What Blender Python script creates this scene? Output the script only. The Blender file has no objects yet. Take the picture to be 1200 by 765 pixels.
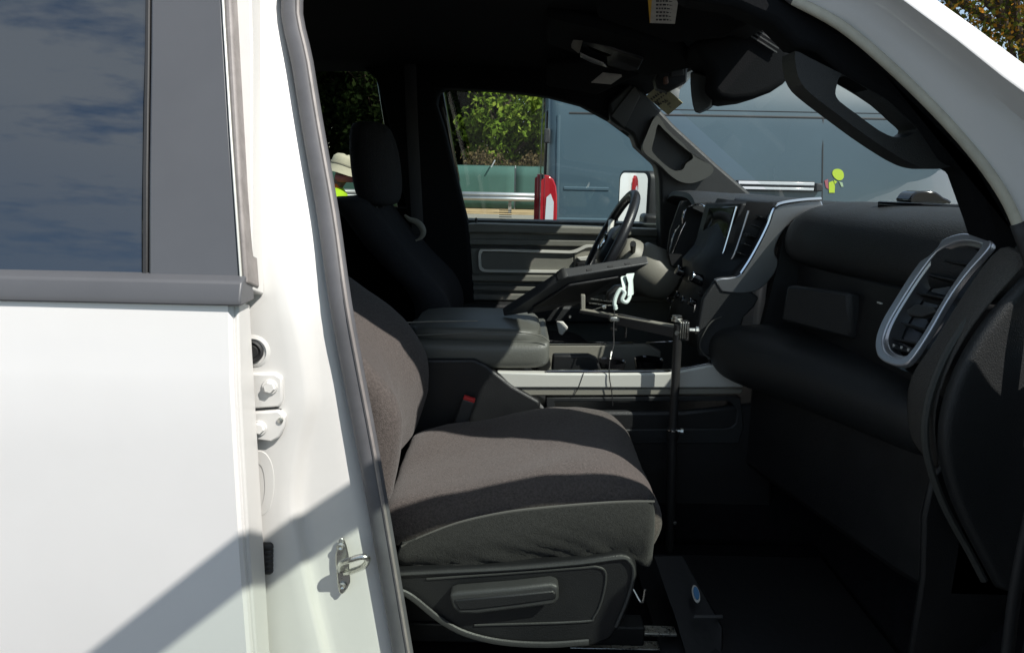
import bpy, bmesh, math, random
from mathutils import Vector, Matrix, noise
random.seed(7)
rad = math.radians
scn = bpy.context.scene
col = scn.collection

# ------------------------------------------------------------------ camera
FPX, PITCH, ROLL = 840.0, rad(12.2), rad(1.2)
CAM = Vector((0.0, -1.05, 1.6))
Fv = Vector((0, math.cos(PITCH), -math.sin(PITCH)))
R0 = Vector((1, 0, 0)); U0 = Vector((0, math.sin(PITCH), math.cos(PITCH)))
Rv = R0*math.cos(ROLL) + U0*math.sin(ROLL)
Uv = U0*math.cos(ROLL) - R0*math.sin(ROLL)
cd = bpy.data.cameras.new('camera'); cam = bpy.data.objects.new('camera', cd); col.objects.link(cam)
cd.sensor_width = 36; cd.lens = FPX/1200*36; cd.clip_start = 0.02; cd.clip_end = 2000
cam.matrix_world = Matrix(((Rv.x, Uv.x, -Fv.x, CAM.x), (Rv.y, Uv.y, -Fv.y, CAM.y), (Rv.z, Uv.z, -Fv.z, CAM.z), (0, 0, 0, 1)))
scn.camera = cam

# ------------------------------------------------------------------ light
SUN_TO = Vector((1.30, -1.0, 1.70)).normalized()      # direction towards the sun
el = math.asin(SUN_TO.z); az = math.atan2(SUN_TO.x, SUN_TO.y)
w = bpy.data.worlds.new('World'); scn.world = w; w.use_nodes = True
nt = w.node_tree; nt.nodes.clear()
out = nt.nodes.new('ShaderNodeOutputWorld'); bg = nt.nodes.new('ShaderNodeBackground')
sky = nt.nodes.new('ShaderNodeTexSky'); sky.sky_type = 'NISHITA'; sky.sun_disc = False
sky.sun_elevation = el; sky.sun_rotation = az; sky.air_density = 1.1; sky.dust_density = 0.6
geo = nt.nodes.new('ShaderNodeTexCoord'); sep = nt.nodes.new('ShaderNodeSeparateXYZ')
nt.links.new(geo.outputs['Generated'], sep.inputs[0])
mx = nt.nodes.new('ShaderNodeMath'); mx.operation = 'MAXIMUM'; mx.inputs[1].default_value = 0.04
nt.links.new(sep.outputs['Z'], mx.inputs[0])
dvx = nt.nodes.new('ShaderNodeMath'); dvx.operation = 'DIVIDE'
dvy = nt.nodes.new('ShaderNodeMath'); dvy.operation = 'DIVIDE'
nt.links.new(sep.outputs['X'], dvx.inputs[0]); nt.links.new(mx.outputs[0], dvx.inputs[1])
nt.links.new(sep.outputs['Y'], dvy.inputs[0]); nt.links.new(mx.outputs[0], dvy.inputs[1])
cmb = nt.nodes.new('ShaderNodeCombineXYZ')
nt.links.new(dvx.outputs[0], cmb.inputs[0]); nt.links.new(dvy.outputs[0], cmb.inputs[1])
mp = nt.nodes.new('ShaderNodeMapping'); mp.inputs['Scale'].default_value = (0.8, 2.3, 1); mp.inputs['Location'].default_value = (3.1, 1.4, 0); mp.inputs['Rotation'].default_value = (0, 0, 0.5)
nt.links.new(cmb.outputs[0], mp.inputs[0])
n1 = nt.nodes.new('ShaderNodeTexNoise'); n1.inputs['Scale'].default_value = 8.0; n1.inputs['Detail'].default_value = 6; n1.inputs['Roughness'].default_value = 0.62
n2 = nt.nodes.new('ShaderNodeTexNoise'); n2.inputs['Scale'].default_value = 2.2; n2.inputs['Detail'].default_value = 2
nt.links.new(mp.outputs[0], n1.inputs['Vector']); nt.links.new(mp.outputs[0], n2.inputs['Vector'])
ad = nt.nodes.new('ShaderNodeMath'); ad.operation = 'ADD'
nt.links.new(n1.outputs[0], ad.inputs[0]); nt.links.new(n2.outputs[0], ad.inputs[1])
cr = nt.nodes.new('ShaderNodeValToRGB'); cr.color_ramp.elements[0].position = 0.74; cr.color_ramp.elements[1].position = 1.22
sc = nt.nodes.new('ShaderNodeMath'); sc.operation = 'MULTIPLY'; sc.inputs[1].default_value = 1.0
nt.links.new(ad.outputs[0], cr.inputs[0])
cf = nt.nodes.new('ShaderNodeMath'); cf.operation = 'MULTIPLY'; cf.inputs[1].default_value = 0.85
fade = nt.nodes.new('ShaderNodeMapRange'); fade.inputs[1].default_value = 0.36; fade.inputs[2].default_value = 0.56; fade.inputs[3].default_value = 0.12; fade.inputs[4].default_value = 0.85
nt.links.new(sep.outputs['Z'], fade.inputs[0]); nt.links.new(fade.outputs[0], cf.inputs[1])
nt.links.new(cr.outputs[0], cf.inputs[0])
mixc = nt.nodes.new('ShaderNodeMixRGB'); mixc.inputs[2].default_value = (3.9, 4.35, 4.9, 1)
nt.links.new(cf.outputs[0], mixc.inputs[0]); nt.links.new(sky.outputs[0], mixc.inputs[1])
nt.links.new(mixc.outputs[0], bg.inputs[0]); bg.inputs[1].default_value = 0.125
nt.links.new(bg.outputs[0], out.inputs[0])
sl = bpy.data.lights.new('sun', 'SUN'); sl.energy = 5.0; sl.angle = rad(0.53); sl.color = (1.0, 0.955, 0.89)
so = bpy.data.objects.new('sun', sl); col.objects.link(so)
so.rotation_euler = SUN_TO.to_track_quat('Z', 'Y').to_euler()
scn.view_settings.view_transform = 'Standard'; scn.view_settings.look = 'None'
scn.view_settings.exposure = 0.3; scn.view_settings.gamma = 1.0
scn.view_settings.use_curve_mapping = False
scn.cycles.max_bounces = 10; scn.cycles.transparent_max_bounces = 16
scn.cycles.sample_clamp_indirect = 6

# ------------------------------------------------------------------ materials
M = {}
def mat(name, color, rough=0.5, metal=0.0, coat=0.0, spec=0.5, bump=0.0, bscale=200, var=0.0, vscale=6, ior=None, coat_ior=None, rvar=0.0, emis=None, coat_rough=0.05, sheen=0.0):
    m = bpy.data.materials.new(name); m.use_nodes = True; n = m.node_tree; b = n.nodes['Principled BSDF']
    b.inputs['Base Color'].default_value = (*color, 1); b.inputs['Roughness'].default_value = rough
    b.inputs['Metallic'].default_value = metal; b.inputs['Coat Weight'].default_value = coat
    b.inputs['Coat Roughness'].default_value = coat_rough
    b.inputs['Specular IOR Level'].default_value = spec
    if sheen: b.inputs['Sheen Weight'].default_value = sheen; b.inputs['Sheen Roughness'].default_value = 0.5
    if ior: b.inputs['IOR'].default_value = ior
    if coat_ior: b.inputs['Coat IOR'].default_value = coat_ior
    tc = n.nodes.new('ShaderNodeTexCoord')
    if bump:
        t = n.nodes.new('ShaderNodeTexNoise'); t.inputs['Scale'].default_value = bscale; t.inputs['Detail'].default_value = 3
        n.links.new(tc.outputs['Object'], t.inputs['Vector'])
        bp = n.nodes.new('ShaderNodeBump'); bp.inputs['Strength'].default_value = bump; bp.inputs['Distance'].default_value = 0.002
        n.links.new(t.outputs[0], bp.inputs['Height']); n.links.new(bp.outputs[0], b.inputs['Normal'])
    if var or rvar:
        t = n.nodes.new('ShaderNodeTexNoise'); t.inputs['Scale'].default_value = vscale; t.inputs['Detail'].default_value = 5; t.inputs['Roughness'].default_value = 0.65
        n.links.new(tc.outputs['Object'], t.inputs['Vector'])
        if var:
            r = n.nodes.new('ShaderNodeValToRGB')
            r.color_ramp.elements[0].position = 0.3; r.color_ramp.elements[1].position = 0.7
            r.color_ramp.elements[0].color = (*[c*(1-var) for c in color], 1); r.color_ramp.elements[1].color = (*[min(1, c*(1+var)) for c in color], 1)
            n.links.new(t.outputs[0], r.inputs[0]); n.links.new(r.outputs[0], b.inputs['Base Color'])
        if rvar:
            mr = n.nodes.new('ShaderNodeMapRange'); mr.inputs[1].default_value = 0.3; mr.inputs[2].default_value = 0.7
            mr.inputs[3].default_value = max(0, rough-rvar); mr.inputs[4].default_value = min(1, rough+rvar)
            n.links.new(t.outputs[0], mr.inputs[0]); n.links.new(mr.outputs[0], b.inputs['Roughness'])
    if emis:
        b.inputs['Emission Color'].default_value = (*emis[0], 1); b.inputs['Emission Strength'].default_value = emis[1]
    M[name] = m; return m
def glass(name, tint, refl_ior=1.5, rough=0.0, haze=0.0, hazecol=(0.6, 0.65, 0.7)):
    m = bpy.data.materials.new(name); m.use_nodes = True; n = m.node_tree; n.nodes.clear()
    o = n.nodes.new('ShaderNodeOutputMaterial'); t = n.nodes.new('ShaderNodeBsdfTransparent'); g = n.nodes.new('ShaderNodeBsdfGlossy')
    t.inputs[0].default_value = (*tint, 1); g.inputs['Roughness'].default_value = rough
    lw = n.nodes.new('ShaderNodeLayerWeight'); lw.inputs[0].default_value = 0.5
    pw = n.nodes.new('ShaderNodeMath'); pw.operation = 'POWER'; pw.inputs[1].default_value = 5.0
    n.links.new(lw.outputs['Facing'], pw.inputs[0])
    r0 = ((refl_ior-1)/(refl_ior+1))**2*1.6
    f = n.nodes.new('ShaderNodeMapRange'); f.inputs[3].default_value = r0; f.inputs[4].default_value = 1.0
    n.links.new(pw.outputs[0], f.inputs[0])
    mixs = n.nodes.new('ShaderNodeMixShader'); n.links.new(f.outputs[0], mixs.inputs[0])
    src = t.outputs[0]
    if haze:
        d = n.nodes.new('ShaderNodeBsdfDiffuse'); d.inputs[0].default_value = (*hazecol, 1)
        tr = n.nodes.new('ShaderNodeBsdfTranslucent'); tr.inputs[0].default_value = (*hazecol, 1)
        dd = n.nodes.new('ShaderNodeMixShader'); dd.inputs[0].default_value = 0.5
        n.links.new(d.outputs[0], dd.inputs[1]); n.links.new(tr.outputs[0], dd.inputs[2])
        m2 = n.nodes.new('ShaderNodeMixShader'); m2.inputs[0].default_value = haze
        n.links.new(t.outputs[0], m2.inputs[1]); n.links.new(dd.outputs[0], m2.inputs[2]); src = m2.outputs[0]
    n.links.new(src, mixs.inputs[1]); n.links.new(g.outputs[0], mixs.inputs[2]); n.links.new(mixs.outputs[0], o.inputs[0])
    M[name] = m; return m
mat('white_paint', (0.72, 0.711, 0.70), 0.34, coat=0.8, var=0.018, vscale=4, rvar=0.06, bump=0.03, bscale=90)
mat('white_inner_paint', (0.61, 0.602, 0.58), 0.42, coat=0.25, var=0.03, vscale=8, rvar=0.08)
mat('seal_rubber', (0.10, 0.10, 0.107), 0.55, bump=0.15, bscale=60, var=0.15, vscale=14)
mat('strip_sunlit', (0.46, 0.44, 0.36), 0.6, var=0.12, vscale=25)  # seal strip with the sun along it painted in as cream
mat('edge_rubber', (0.22, 0.20, 0.19), 0.55, var=0.2, vscale=30)
mat('black_rubber', (0.02, 0.02, 0.021), 0.6, bump=0.2, bscale=80)
mat('applique', (0.080, 0.083, 0.090), 0.34, coat=0.2, coat_rough=0.2, var=0.06, vscale=5)
mat('belt_trim', (0.088, 0.090, 0.097), 0.42, var=0.06)
mat('privacy_glass', (0.006, 0.009, 0.012), 0.015, spec=1.0, ior=1.85)
mat('black_plastic', (0.0095, 0.010, 0.011), 0.48, bump=0.35, bscale=420, rvar=0.07, vscale=12)
mat('gloss_black', (0.008, 0.008, 0.009), 0.12, coat=0.3)
mat('soft_black', (0.015, 0.0165, 0.0175), 0.50, bump=0.6, bscale=500, rvar=0.08, vscale=5)
mat('grain_plastic', (0.055, 0.052, 0.047), 0.6, bump=0.8, bscale=520, var=0.3, vscale=300)
mat('door_plastic', (0.15, 0.15, 0.13), 0.5, bump=0.3, bscale=300, var=0.1, vscale=10)
mat('door_dark', (0.035, 0.036, 0.036), 0.5, bump=0.3, bscale=300, var=0.1, vscale=10)
mat('headliner', (0.009, 0.0097, 0.011), 0.95, bump=0.4, bscale=300, spec=0.1)
mat('carpet', (0.008, 0.008, 0.0095), 1.0, bump=1.0, bscale=300, spec=0.05, var=0.3, vscale=40)
mat('mat_rubber', (0.011, 0.011, 0.012), 0.6, bump=0.4, bscale=60)
mat('seat_cloth_shaded', (0.028, 0.028, 0.031), 0.9, bump=0.8, bscale=420, spec=0.15, var=0.2, vscale=210)  # seat cloth darkened: shade on the driver's seat put into its colour
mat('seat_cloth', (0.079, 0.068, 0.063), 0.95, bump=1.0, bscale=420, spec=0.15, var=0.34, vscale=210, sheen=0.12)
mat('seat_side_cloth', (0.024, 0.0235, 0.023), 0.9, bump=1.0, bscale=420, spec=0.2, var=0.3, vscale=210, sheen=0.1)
mat('thread', (0.10, 0.095, 0.09), 0.8)
mat('leather', (0.10, 0.103, 0.092), 0.42, bump=0.35, bscale=260, rvar=0.06, var=0.08)
mat('bezel_silver', (0.60, 0.62, 0.66), 0.33, metal=0.75)
mat('pillar_grey', (0.05, 0.052, 0.048), 0.5, bump=0.3, bscale=300)
mat('satin_silver', (0.62, 0.62, 0.575), 0.34, metal=0.2, rvar=0.05, vscale=20)
mat('dark_silver', (0.42, 0.43, 0.45), 0.30, metal=0.9, bump=0.1, bscale=300)
mat('chrome', (0.75, 0.77, 0.80), 0.12, metal=1.0)
mat('zinc', (0.62, 0.62, 0.58), 0.3, metal=1.0, var=0.2, vscale=60, rvar=0.1)
mat('mount_metal', (0.045, 0.045, 0.045), 0.38, metal=0.5, rvar=0.1, vscale=30)
mat('tablet_shell', (0.045, 0.047, 0.049), 0.42, bump=0.2, bscale=300)
mat('screen', (0.012, 0.015, 0.012), 0.08, coat=0.5)
mat('tablet_screen', (0.01, 0.01, 0.012), 0.05)
mat('red_plastic', (0.55, 0.03, 0.03), 0.4)
mat('label_white', (0.55, 0.54, 0.50), 0.6, var=0.1, vscale=60)
mat('label_yellow', (0.75, 0.45, 0.05), 0.6)
mat('label_ink', (0.06, 0.06, 0.07), 0.7)
mat('sticker', (0.52, 0.50, 0.30), 0.6, var=0.1, vscale=90)
mat('lens_clear', (0.5, 0.5, 0.5), 0.1, metal=0.7)
mat('amber', (0.6, 0.24, 0.08), 0.25, metal=0.3)
mat('cable_white', (0.62, 0.72, 0.68), 0.35)
mat('blue_badge', (0.02, 0.16, 0.36), 0.3)
mat('wheel_leather', (0.016, 0.017, 0.02), 0.36, bump=0.25, bscale=300)
mat('column_grey', (0.22, 0.212, 0.18), 0.5, bump=0.2, bscale=300)
mat('belt_web', (0.03, 0.03, 0.033), 0.7, bump=0.5, bscale=600)
mat('mirror', (0.85, 0.86, 0.87), 0.01, metal=1.0)
mat('tyre', (0.02, 0.02, 0.02), 0.85, bump=0.5, bscale=40)
mat('rim', (0.45, 0.45, 0.46), 0.3, metal=0.9)
mat('van_paint', (0.060, 0.098, 0.124), 0.4, metal=0.0, spec=0.3, coat=0.45, coat_ior=1.5, coat_rough=0.02, var=0.10, vscale=0.9, bump=0.02, bscale=2)
mat('van_seam', (0.008, 0.010, 0.013), 0.6)
mat('van_trim', (0.025, 0.027, 0.03), 0.6)
mat('red_lens', (0.36, 0.008, 0.016), 0.15, coat=0.6)
mat('white_lens', (0.60, 0.63, 0.66), 0.15, coat=0.5)
mat('galv', (0.48, 0.50, 0.52), 0.45, metal=0.5, var=0.15, vscale=1.5)
mat('post_wood', (0.24, 0.23, 0.21), 0.9, var=0.3, vscale=8)
mat('fence_fabric', (0.045, 0.115, 0.098), 0.85, var=0.14, vscale=0.7, bump=0.3, bscale=30)
mat('asphalt', (0.052, 0.051, 0.05), 0.9, bump=0.6, bscale=60, var=0.25, vscale=1.2)
mat('road', (0.24, 0.225, 0.19), 0.9, bump=0.4, bscale=40, var=0.12, vscale=0.4)
mat('sand', (0.38, 0.27, 0.14), 0.95, var=0.25, vscale=1.2)
mat('bank', (0.07, 0.08, 0.03), 1.0, var=0.5, vscale=1.0)
mat('bark', (0.10, 0.075, 0.055), 0.9, var=0.35, vscale=6)
mat('skin_brown', (0.16, 0.085, 0.06), 0.55, var=0.1, vscale=20)
mat('hat_cloth', (0.62, 0.57, 0.44), 0.9, var=0.08, vscale=20)
mat('hat_band', (0.36, 0.33, 0.26), 0.9)
mat('hat_trim', (0.05, 0.05, 0.05), 0.8)
mat('hivis', (0.50, 0.80, 0.02), 0.8)
mat('figure_lime', (0.46, 0.62, 0.03), 0.6)
mat('figure_pale', (0.35, 0.48, 0.30), 0.6)
mat('hivis_orange', (0.85, 0.22, 0.03), 0.8)
mat('shirt_dark', (0.05, 0.045, 0.05), 0.9)
mat('trouser', (0.03, 0.035, 0.05), 0.9)
mat('pink_cloth', (0.35, 0.10, 0.12), 0.8)
mat('hair', (0.015, 0.012, 0.01), 0.6)
mat('mask_white', (0.6, 0.6, 0.6), 0.8)
glass('clear_glass', (0.80, 0.87, 0.84), 1.45)
glass('windshield_glass', (0.86, 0.91, 0.89), 1.3, haze=0.012, hazecol=(0.7, 0.75, 0.75))
glass('door_glass', (0.76, 0.85, 0.77), 1.5)
glass('dark_tint', (0.50, 0.54, 0.50), 1.5)

def leaf_mat(name, c1, c2, c3):
    m = bpy.data.materials.new(name); m.use_nodes = True; n = m.node_tree; n.nodes.clear()
    o = n.nodes.new('ShaderNodeOutputMaterial'); d = n.nodes.new('ShaderNodeBsdfDiffuse'); t = n.nodes.new('ShaderNodeBsdfTranslucent')
    g = n.nodes.new('ShaderNodeNewGeometry'); r = n.nodes.new('ShaderNodeValToRGB')
    r.color_ramp.elements[0].color = (*c1, 1); r.color_ramp.elements[1].color = (*c3, 1)
    e = r.color_ramp.elements.new(0.6); e.color = (*c2, 1)
    n.links.new(g.outputs['Random Per Island'], r.inputs[0])
    n.links.new(r.outputs[0], d.inputs[0]); n.links.new(r.outputs[0], t.inputs[0])
    mx_ = n.nodes.new('ShaderNodeMixShader'); mx_.inputs[0].default_value = 0.32
    n.links.new(d.outputs[0], mx_.inputs[1]); n.links.new(t.outputs[0], mx_.inputs[2]); n.links.new(mx_.outputs[0], o.inputs[0])
    M[name] = m
leaf_mat('leaf_green', (0.08, 0.13, 0.015), (0.15, 0.23, 0.03), (0.26, 0.32, 0.05))
leaf_mat('leaf_olive', (0.05, 0.08, 0.018), (0.10, 0.13, 0.03), (0.17, 0.19, 0.05))
leaf_mat('leaf_autumn', (0.05, 0.07, 0.015), (0.13, 0.14, 0.03), (0.50, 0.22, 0.03))
leaf_mat('leaf_shaded', (0.010, 0.018, 0.006), (0.018, 0.03, 0.010), (0.035, 0.05, 0.015))  # shade among the trees put into the leaf colour
leaf_mat('leaf_brown', (0.09, 0.07, 0.04), (0.16, 0.12, 0.06), (0.24, 0.19, 0.10))

# ------------------------------------------------------------------ helpers
def ray(x, y): return Fv + Rv*((x-600)/FPX) - Uv*((y-382.5)/FPX)
def P(x, y, Y):
    d = ray(x, y); return CAM + d*((Y-CAM.y)/d.y)
def PXp(x, y, X):
    d = ray(x, y); return CAM + d*((X-CAM.x)/d.x)
def PZp(x, y, Z):
    d = ray(x, y); return CAM + d*((Z-CAM.z)/d.z)
def PPL(x, y, p0, n):
    d = ray(x, y); n = Vector(n); return CAM + d*((Vector(p0)-CAM).dot(n)/d.dot(n))
def wloc(o):
    v = o.location.copy(); p = o.parent
    while p: v += p.location; p = p.parent
    return v
def tag(o, label=None, cat=None, group=None, kind=None):
    if label: o['label'] = label
    if cat: o['category'] = cat
    if group: o['group'] = group
    if kind: o['kind'] = kind
    return o
def empty(name, loc, label, cat, group=None):
    o = bpy.data.objects.new(name, None); col.objects.link(o); o.location = loc; o.empty_display_size = 0.1
    return tag(o, label, cat, group)
ORIG = {}
def mk(name, verts, faces, material, parent=None, smooth=40, bevel=0, sub=0, solid=0, seg=2, soff=0):
    me = bpy.data.meshes.new(name)
    base = Vector((0, 0, 0))
    if parent is not None and parent.parent is not None and parent.parent.parent is not None: parent = parent.parent
    if parent is not None: base = ORIG.get(parent.name, wloc(parent) if parent.type == 'EMPTY' else Vector((0, 0, 0)))
    me.from_pydata([tuple(Vector(v)-base) for v in verts], [], faces); me.update()
    bm = bmesh.new(); bm.from_mesh(me)
    bmesh.ops.remove_doubles(bm, verts=bm.verts, dist=1e-6)
    bmesh.ops.recalc_face_normals(bm, faces=bm.faces); bm.to_mesh(me); bm.free()
    ms = material if isinstance(material, (list, tuple)) else [material]
    for mm in ms: me.materials.append(M[mm])
    if smooth:
        me.polygons.foreach_set('use_smooth', [True]*len(me.polygons))
        if smooth < 180: me.set_sharp_from_angle(angle=rad(smooth))
    o = bpy.data.objects.new(name, me); col.objects.link(o)
    if parent is not None:
        o.parent = parent; ORIG[o.name] = base
    if solid:
        s = o.modifiers.new('solid', 'SOLIDIFY'); s.thickness = solid; s.offset = soff
    if bevel:
        b = o.modifiers.new('bevel', 'BEVEL'); b.width = bevel; b.segments = seg; b.limit_method = 'ANGLE'; b.angle_limit = rad(35)
    if sub:
        s = o.modifiers.new('sub', 'SUBSURF'); s.levels = sub; s.render_levels = sub
    return o
class MB:
    def __init__(s): s.v = []; s.f = []
    def add(s, v, f):
        n = len(s.v); s.v += [Vector(a) for a in v]; s.f += [tuple(i+n for i in a) for a in f]; return s
    def box(s, c, d, rot=None):
        c = Vector(c); hx, hy, hz = d[0]/2, d[1]/2, d[2]/2
        vs = [Vector((x, y, z)) for x in (-hx, hx) for y in (-hy, hy) for z in (-hz, hz)]
        if rot is not None: vs = [rot @ v for v in vs]
        return s.add([v+c for v in vs], [(0, 1, 3, 2), (4, 6, 7, 5), (0, 4, 5, 1), (2, 3, 7, 6), (0, 2, 6, 4), (1, 5, 7, 3)])
    def tube(s, pts, r, seg=8, closed=False, flat=None, caps=True):
        """flat=(axis vector, factor): squash along axis"""
        pts = [Vector(p) for p in pts]; n = len(pts); rings = []
        rr = r if isinstance(r, (list, tuple)) else [r]*n
        up = None
        for i in range(n):
            a = pts[i-1] if (i > 0 or closed) else pts[i]; b = pts[(i+1) % n] if (i < n-1 or closed) else pts[i]
            t = (b-a).normalized()
            if up is None:
                up = Vector((0, 0, 1)) if abs(t.z) < 0.9 else Vector((0, 1, 0))
            u = (up - t*up.dot(t))
            if u.length < 1e-5: u = t.orthogonal()
            u.normalize(); up = u; v = t.cross(u)
            ring = []
            for k in range(seg):
                an = 2*math.pi*k/seg; o = (u*math.cos(an)+v*math.sin(an))*rr[i]
                if flat: o = o - flat[0]*(o.dot(flat[0]))*(1-flat[1])
                ring.append(pts[i]+o)
            rings.append(ring)
        vs = [p for r_ in rings for p in r_]; fs = []
        for i in range(n if closed else n-1):
            j = (i+1) % n
            for k in range(seg): fs.append((i*seg+k, i*seg+(k+1) % seg, j*seg+(k+1) % seg, j*seg+k))
        if caps and not closed:
            fs.append(tuple(range(seg))); fs.append(tuple((n-1)*seg+k for k in range(seg)))
        return s.add(vs, fs)
    def loft(s, secs, caps=True, ring=True, closed=False):
        n = len(secs[0]); m = len(secs); vs = [p for r_ in secs for p in r_]; fs = []
        for i in range(m if closed else m-1):
            j = (i+1) % m
            for k in range(n if ring else n-1): fs.append((i*n+k, i*n+(k+1) % n, j*n+(k+1) % n, j*n+k))
        if caps and ring and not closed:
            fs.append(tuple(range(n))); fs.append(tuple((m-1)*n+k for k in range(n)))
        return s.add(vs, fs)
    def lathe(s, c, axis, prof, seg=20, caps=True):
        c = Vector(c); ax = Vector(axis).normalized(); u = ax.orthogonal().normalized(); v = ax.cross(u)
        secs = [[c+ax*h+(u*math.cos(2*math.pi*k/seg)+v*math.sin(2*math.pi*k/seg))*r for k in range(seg)] for r, h in prof]
        return s.loft(secs, caps)
    def prism(s, outline, a, b, axis='Y'):
        def q(u, v, t):
            return {'Y': (u, t, v), 'X': (t, u, v), 'Z': (u, v, t)}[axis]
        n = len(outline)
        return s.add([q(u, v, a) for u, v in outline]+[q(u, v, b) for u, v in outline],
                     [tuple(range(n)), tuple(range(n, 2*n))]+[(i, (i+1) % n, n+(i+1) % n, n+i) for i in range(n)])
    def build(s, name, material, parent=None, **k): return mk(name, s.v, s.f, material, parent, **k)
def cat(pts, k=4, closed=False):
    pts = [Vector(p) for p in pts]; n = len(pts); o = []
    for i in range(n if closed else n-1):
        p1, p2 = pts[i], pts[(i+1) % n]
        p0 = pts[i-1] if (i > 0 or closed) else p1*2-p2
        p3 = pts[(i+2) % n] if (i+2 < n or closed) else p2*2-p1
        for j in range(k):
            t = j/k
            o.append(0.5*((2*p1)+(p2-p0)*t+(2*p0-5*p1+4*p2-p3)*t*t+(3*p1-p0-3*p2+p3)*t**3))
    if not closed: o.append(pts[-1])
    return o
def pxs(px, k=0, closed=True):
    v = [Vector((x, y, 0)) for x, y in px]
    return [(p.x, p.y) for p in (cat(v, k, closed) if k else v)]
def plate(name, px, Y, th, material, parent, k=0, bevel=0.004, seg=2, smooth=40):
    """outline seen at pixels px, on the vertical plane Y, th thick away from the viewer"""
    pts = [P(x, y, Y) for x, y in pxs(px, k)]
    return MB().prism([(p.x, p.z) for p in pts], Y, Y+th).build(name, material, parent, bevel=bevel, seg=seg, smooth=smooth)
def resample(pts, n):
    L = [0]; m = len(pts)
    for i in range(m): L.append(L[-1]+(pts[(i+1) % m]-pts[i]).length)
    o = []; j = 0
    for i in range(n):
        t = L[-1]*i/n
        while L[j+1] < t: j += 1
        o.append(pts[j].lerp(pts[(j+1) % m], (t-L[j])/max(1e-9, L[j+1]-L[j])))
    return o
def ringplate(name, outer, inner, material, parent, offs, bevel=0.004, n=72, seg=2, smooth=40, sub=0):
    """frame between two closed 3D outlines, thickened by vector offs"""
    offs = Vector(offs); outer = resample(outer, n); inner = resample(inner, n)
    c = sum(inner, Vector())/n
    best = min(range(n), key=lambda s: sum((inner[(i+s) % n]-outer[i]).length for i in range(0, n, 4)))
    inner = inner[best:]+inner[:best]
    secs = [outer, inner, [p+offs for p in inner], [p+offs for p in outer]]
    return MB().loft(secs, caps=False, closed=True).build(name, material, parent, bevel=bevel, seg=seg, smooth=smooth, sub=sub)
def dup(root, loc=None, rotz=None):
    r = root.copy(); col.objects.link(r)
    if loc is not None: r.location = loc
    if rotz is not None: r.rotation_euler.z = rotz
    for ch in list(root.children):
        c = ch.copy(); col.objects.link(c); c.parent = r
        for g in list(ch.children):
            d = g.copy(); col.objects.link(d); d.parent = c
    return r

# ================================================================== SETTING
def sheet(name, x0, x1, y0, y1, z, m):
    o = mk(name, [(x0, y0, z), (x1, y0, z), (x1, y1, z), (x0, y1, z)], [(0, 1, 2, 3)], m, smooth=0); return tag(o, kind='structure')
sheet('ground', -600, 600, -600, 600, 0, 'asphalt')
sheet('road', -300, 300, 12.5, 26.2, 0.004, 'road')
sheet('verge', -300, 300, 26.2, 30.6, 0.008, 'sand')
# rising bank behind the fence
bv = []; bf = []; NX, NY = 60, 8
for j in range(NY+1):
    for i in range(NX+1):
        x = -70+140*i/NX; y = 30.4+22*j/NY; z = 0.01+2.6*(1-math.cos(min(1, j/5)*math.pi))/2+0.35*noise.noise(Vector((x*0.2, y*0.2, 0)))*min(1, j)
        bv.append((x, y, z))
for j in range(NY):
    for i in range(NX): bf.append((j*(NX+1)+i, j*(NX+1)+i+1, (j+1)*(NX+1)+i+1, (j+1)*(NX+1)+i))
tag(mk('hill', bv, bf, 'bank'), kind='structure')

# ---- privacy fence with green mesh
FY = 30.0
fe = empty('mesh_fence', (0, FY, 0), 'long low fence covered in dark green mesh beyond the road', 'fence')
for i in range(16):
    x0 = -24+3*i
    v = []; f = []
    for a in range(9):
        for b in range(5):
            x = x0+0.03+2.94*a/8; z = 0.05+1.74*b/4
            v.append((x, FY+0.05*math.sin(a/8*math.pi)*noise.noise(Vector((x*1.3, z*1.5, 2))), z))
    for a in range(8):
        for b in range(4): f.append((a*5+b, (a+1)*5+b, (a+1)*5+b+1, a*5+b+1))
    mk('fence_panel', v, f, 'fence_fabric', fe, solid=0.01)
    MB().lathe((x0, FY+0.06, 0), (0, 0, 1), [(0.03, 0), (0.03, 1.80), (0.02, 1.83)], 8).build('fence_post', 'galv', fe)
MB().tube([(-24, FY+0.05, 1.80), (24, FY+0.05, 1.80)], 0.02, 6).build('top_rail', 'fence_fabric', fe)
p = P(578, 191, 29.8)
MB().box((p.x, 29.8, p.z-0.03), (0.05, 0.05, 0.34), Matrix.Rotation(rad(28), 3, 'Y')).build('broken_slat', 'galv', fe)
# ---- guardrail
GY = 26.9
gr = empty('guardrail', (0, GY, 0), 'galvanised steel guardrail along the far road edge', 'guardrail')
prof = [(0, 0.48), (-.02, .52), (-.075, .545), (-.075, .585), (-.01, .62), (-.01, .66), (-.075, .695), (-.075, .735), (-.02, .76), (0, .80)]
for i in range(13):
    x0 = -25+3.81*i
    MB().loft([[Vector((x0, GY+a, z)) for a, z in prof], [Vector((x0+3.80, GY+a, z)) for a, z in prof]], ring=False).build('rail_beam', 'galv', gr, solid=0.006, smooth=30)
    MB().box((x0+0.06, GY+0.16, 0.40), (0.12, 0.14, 0.80)).build('rail_post', 'post_wood', gr)
    MB().box((x0+1.96, GY+0.16, 0.40), (0.12, 0.14, 0.80)).build('rail_post', 'post_wood', gr)

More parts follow.
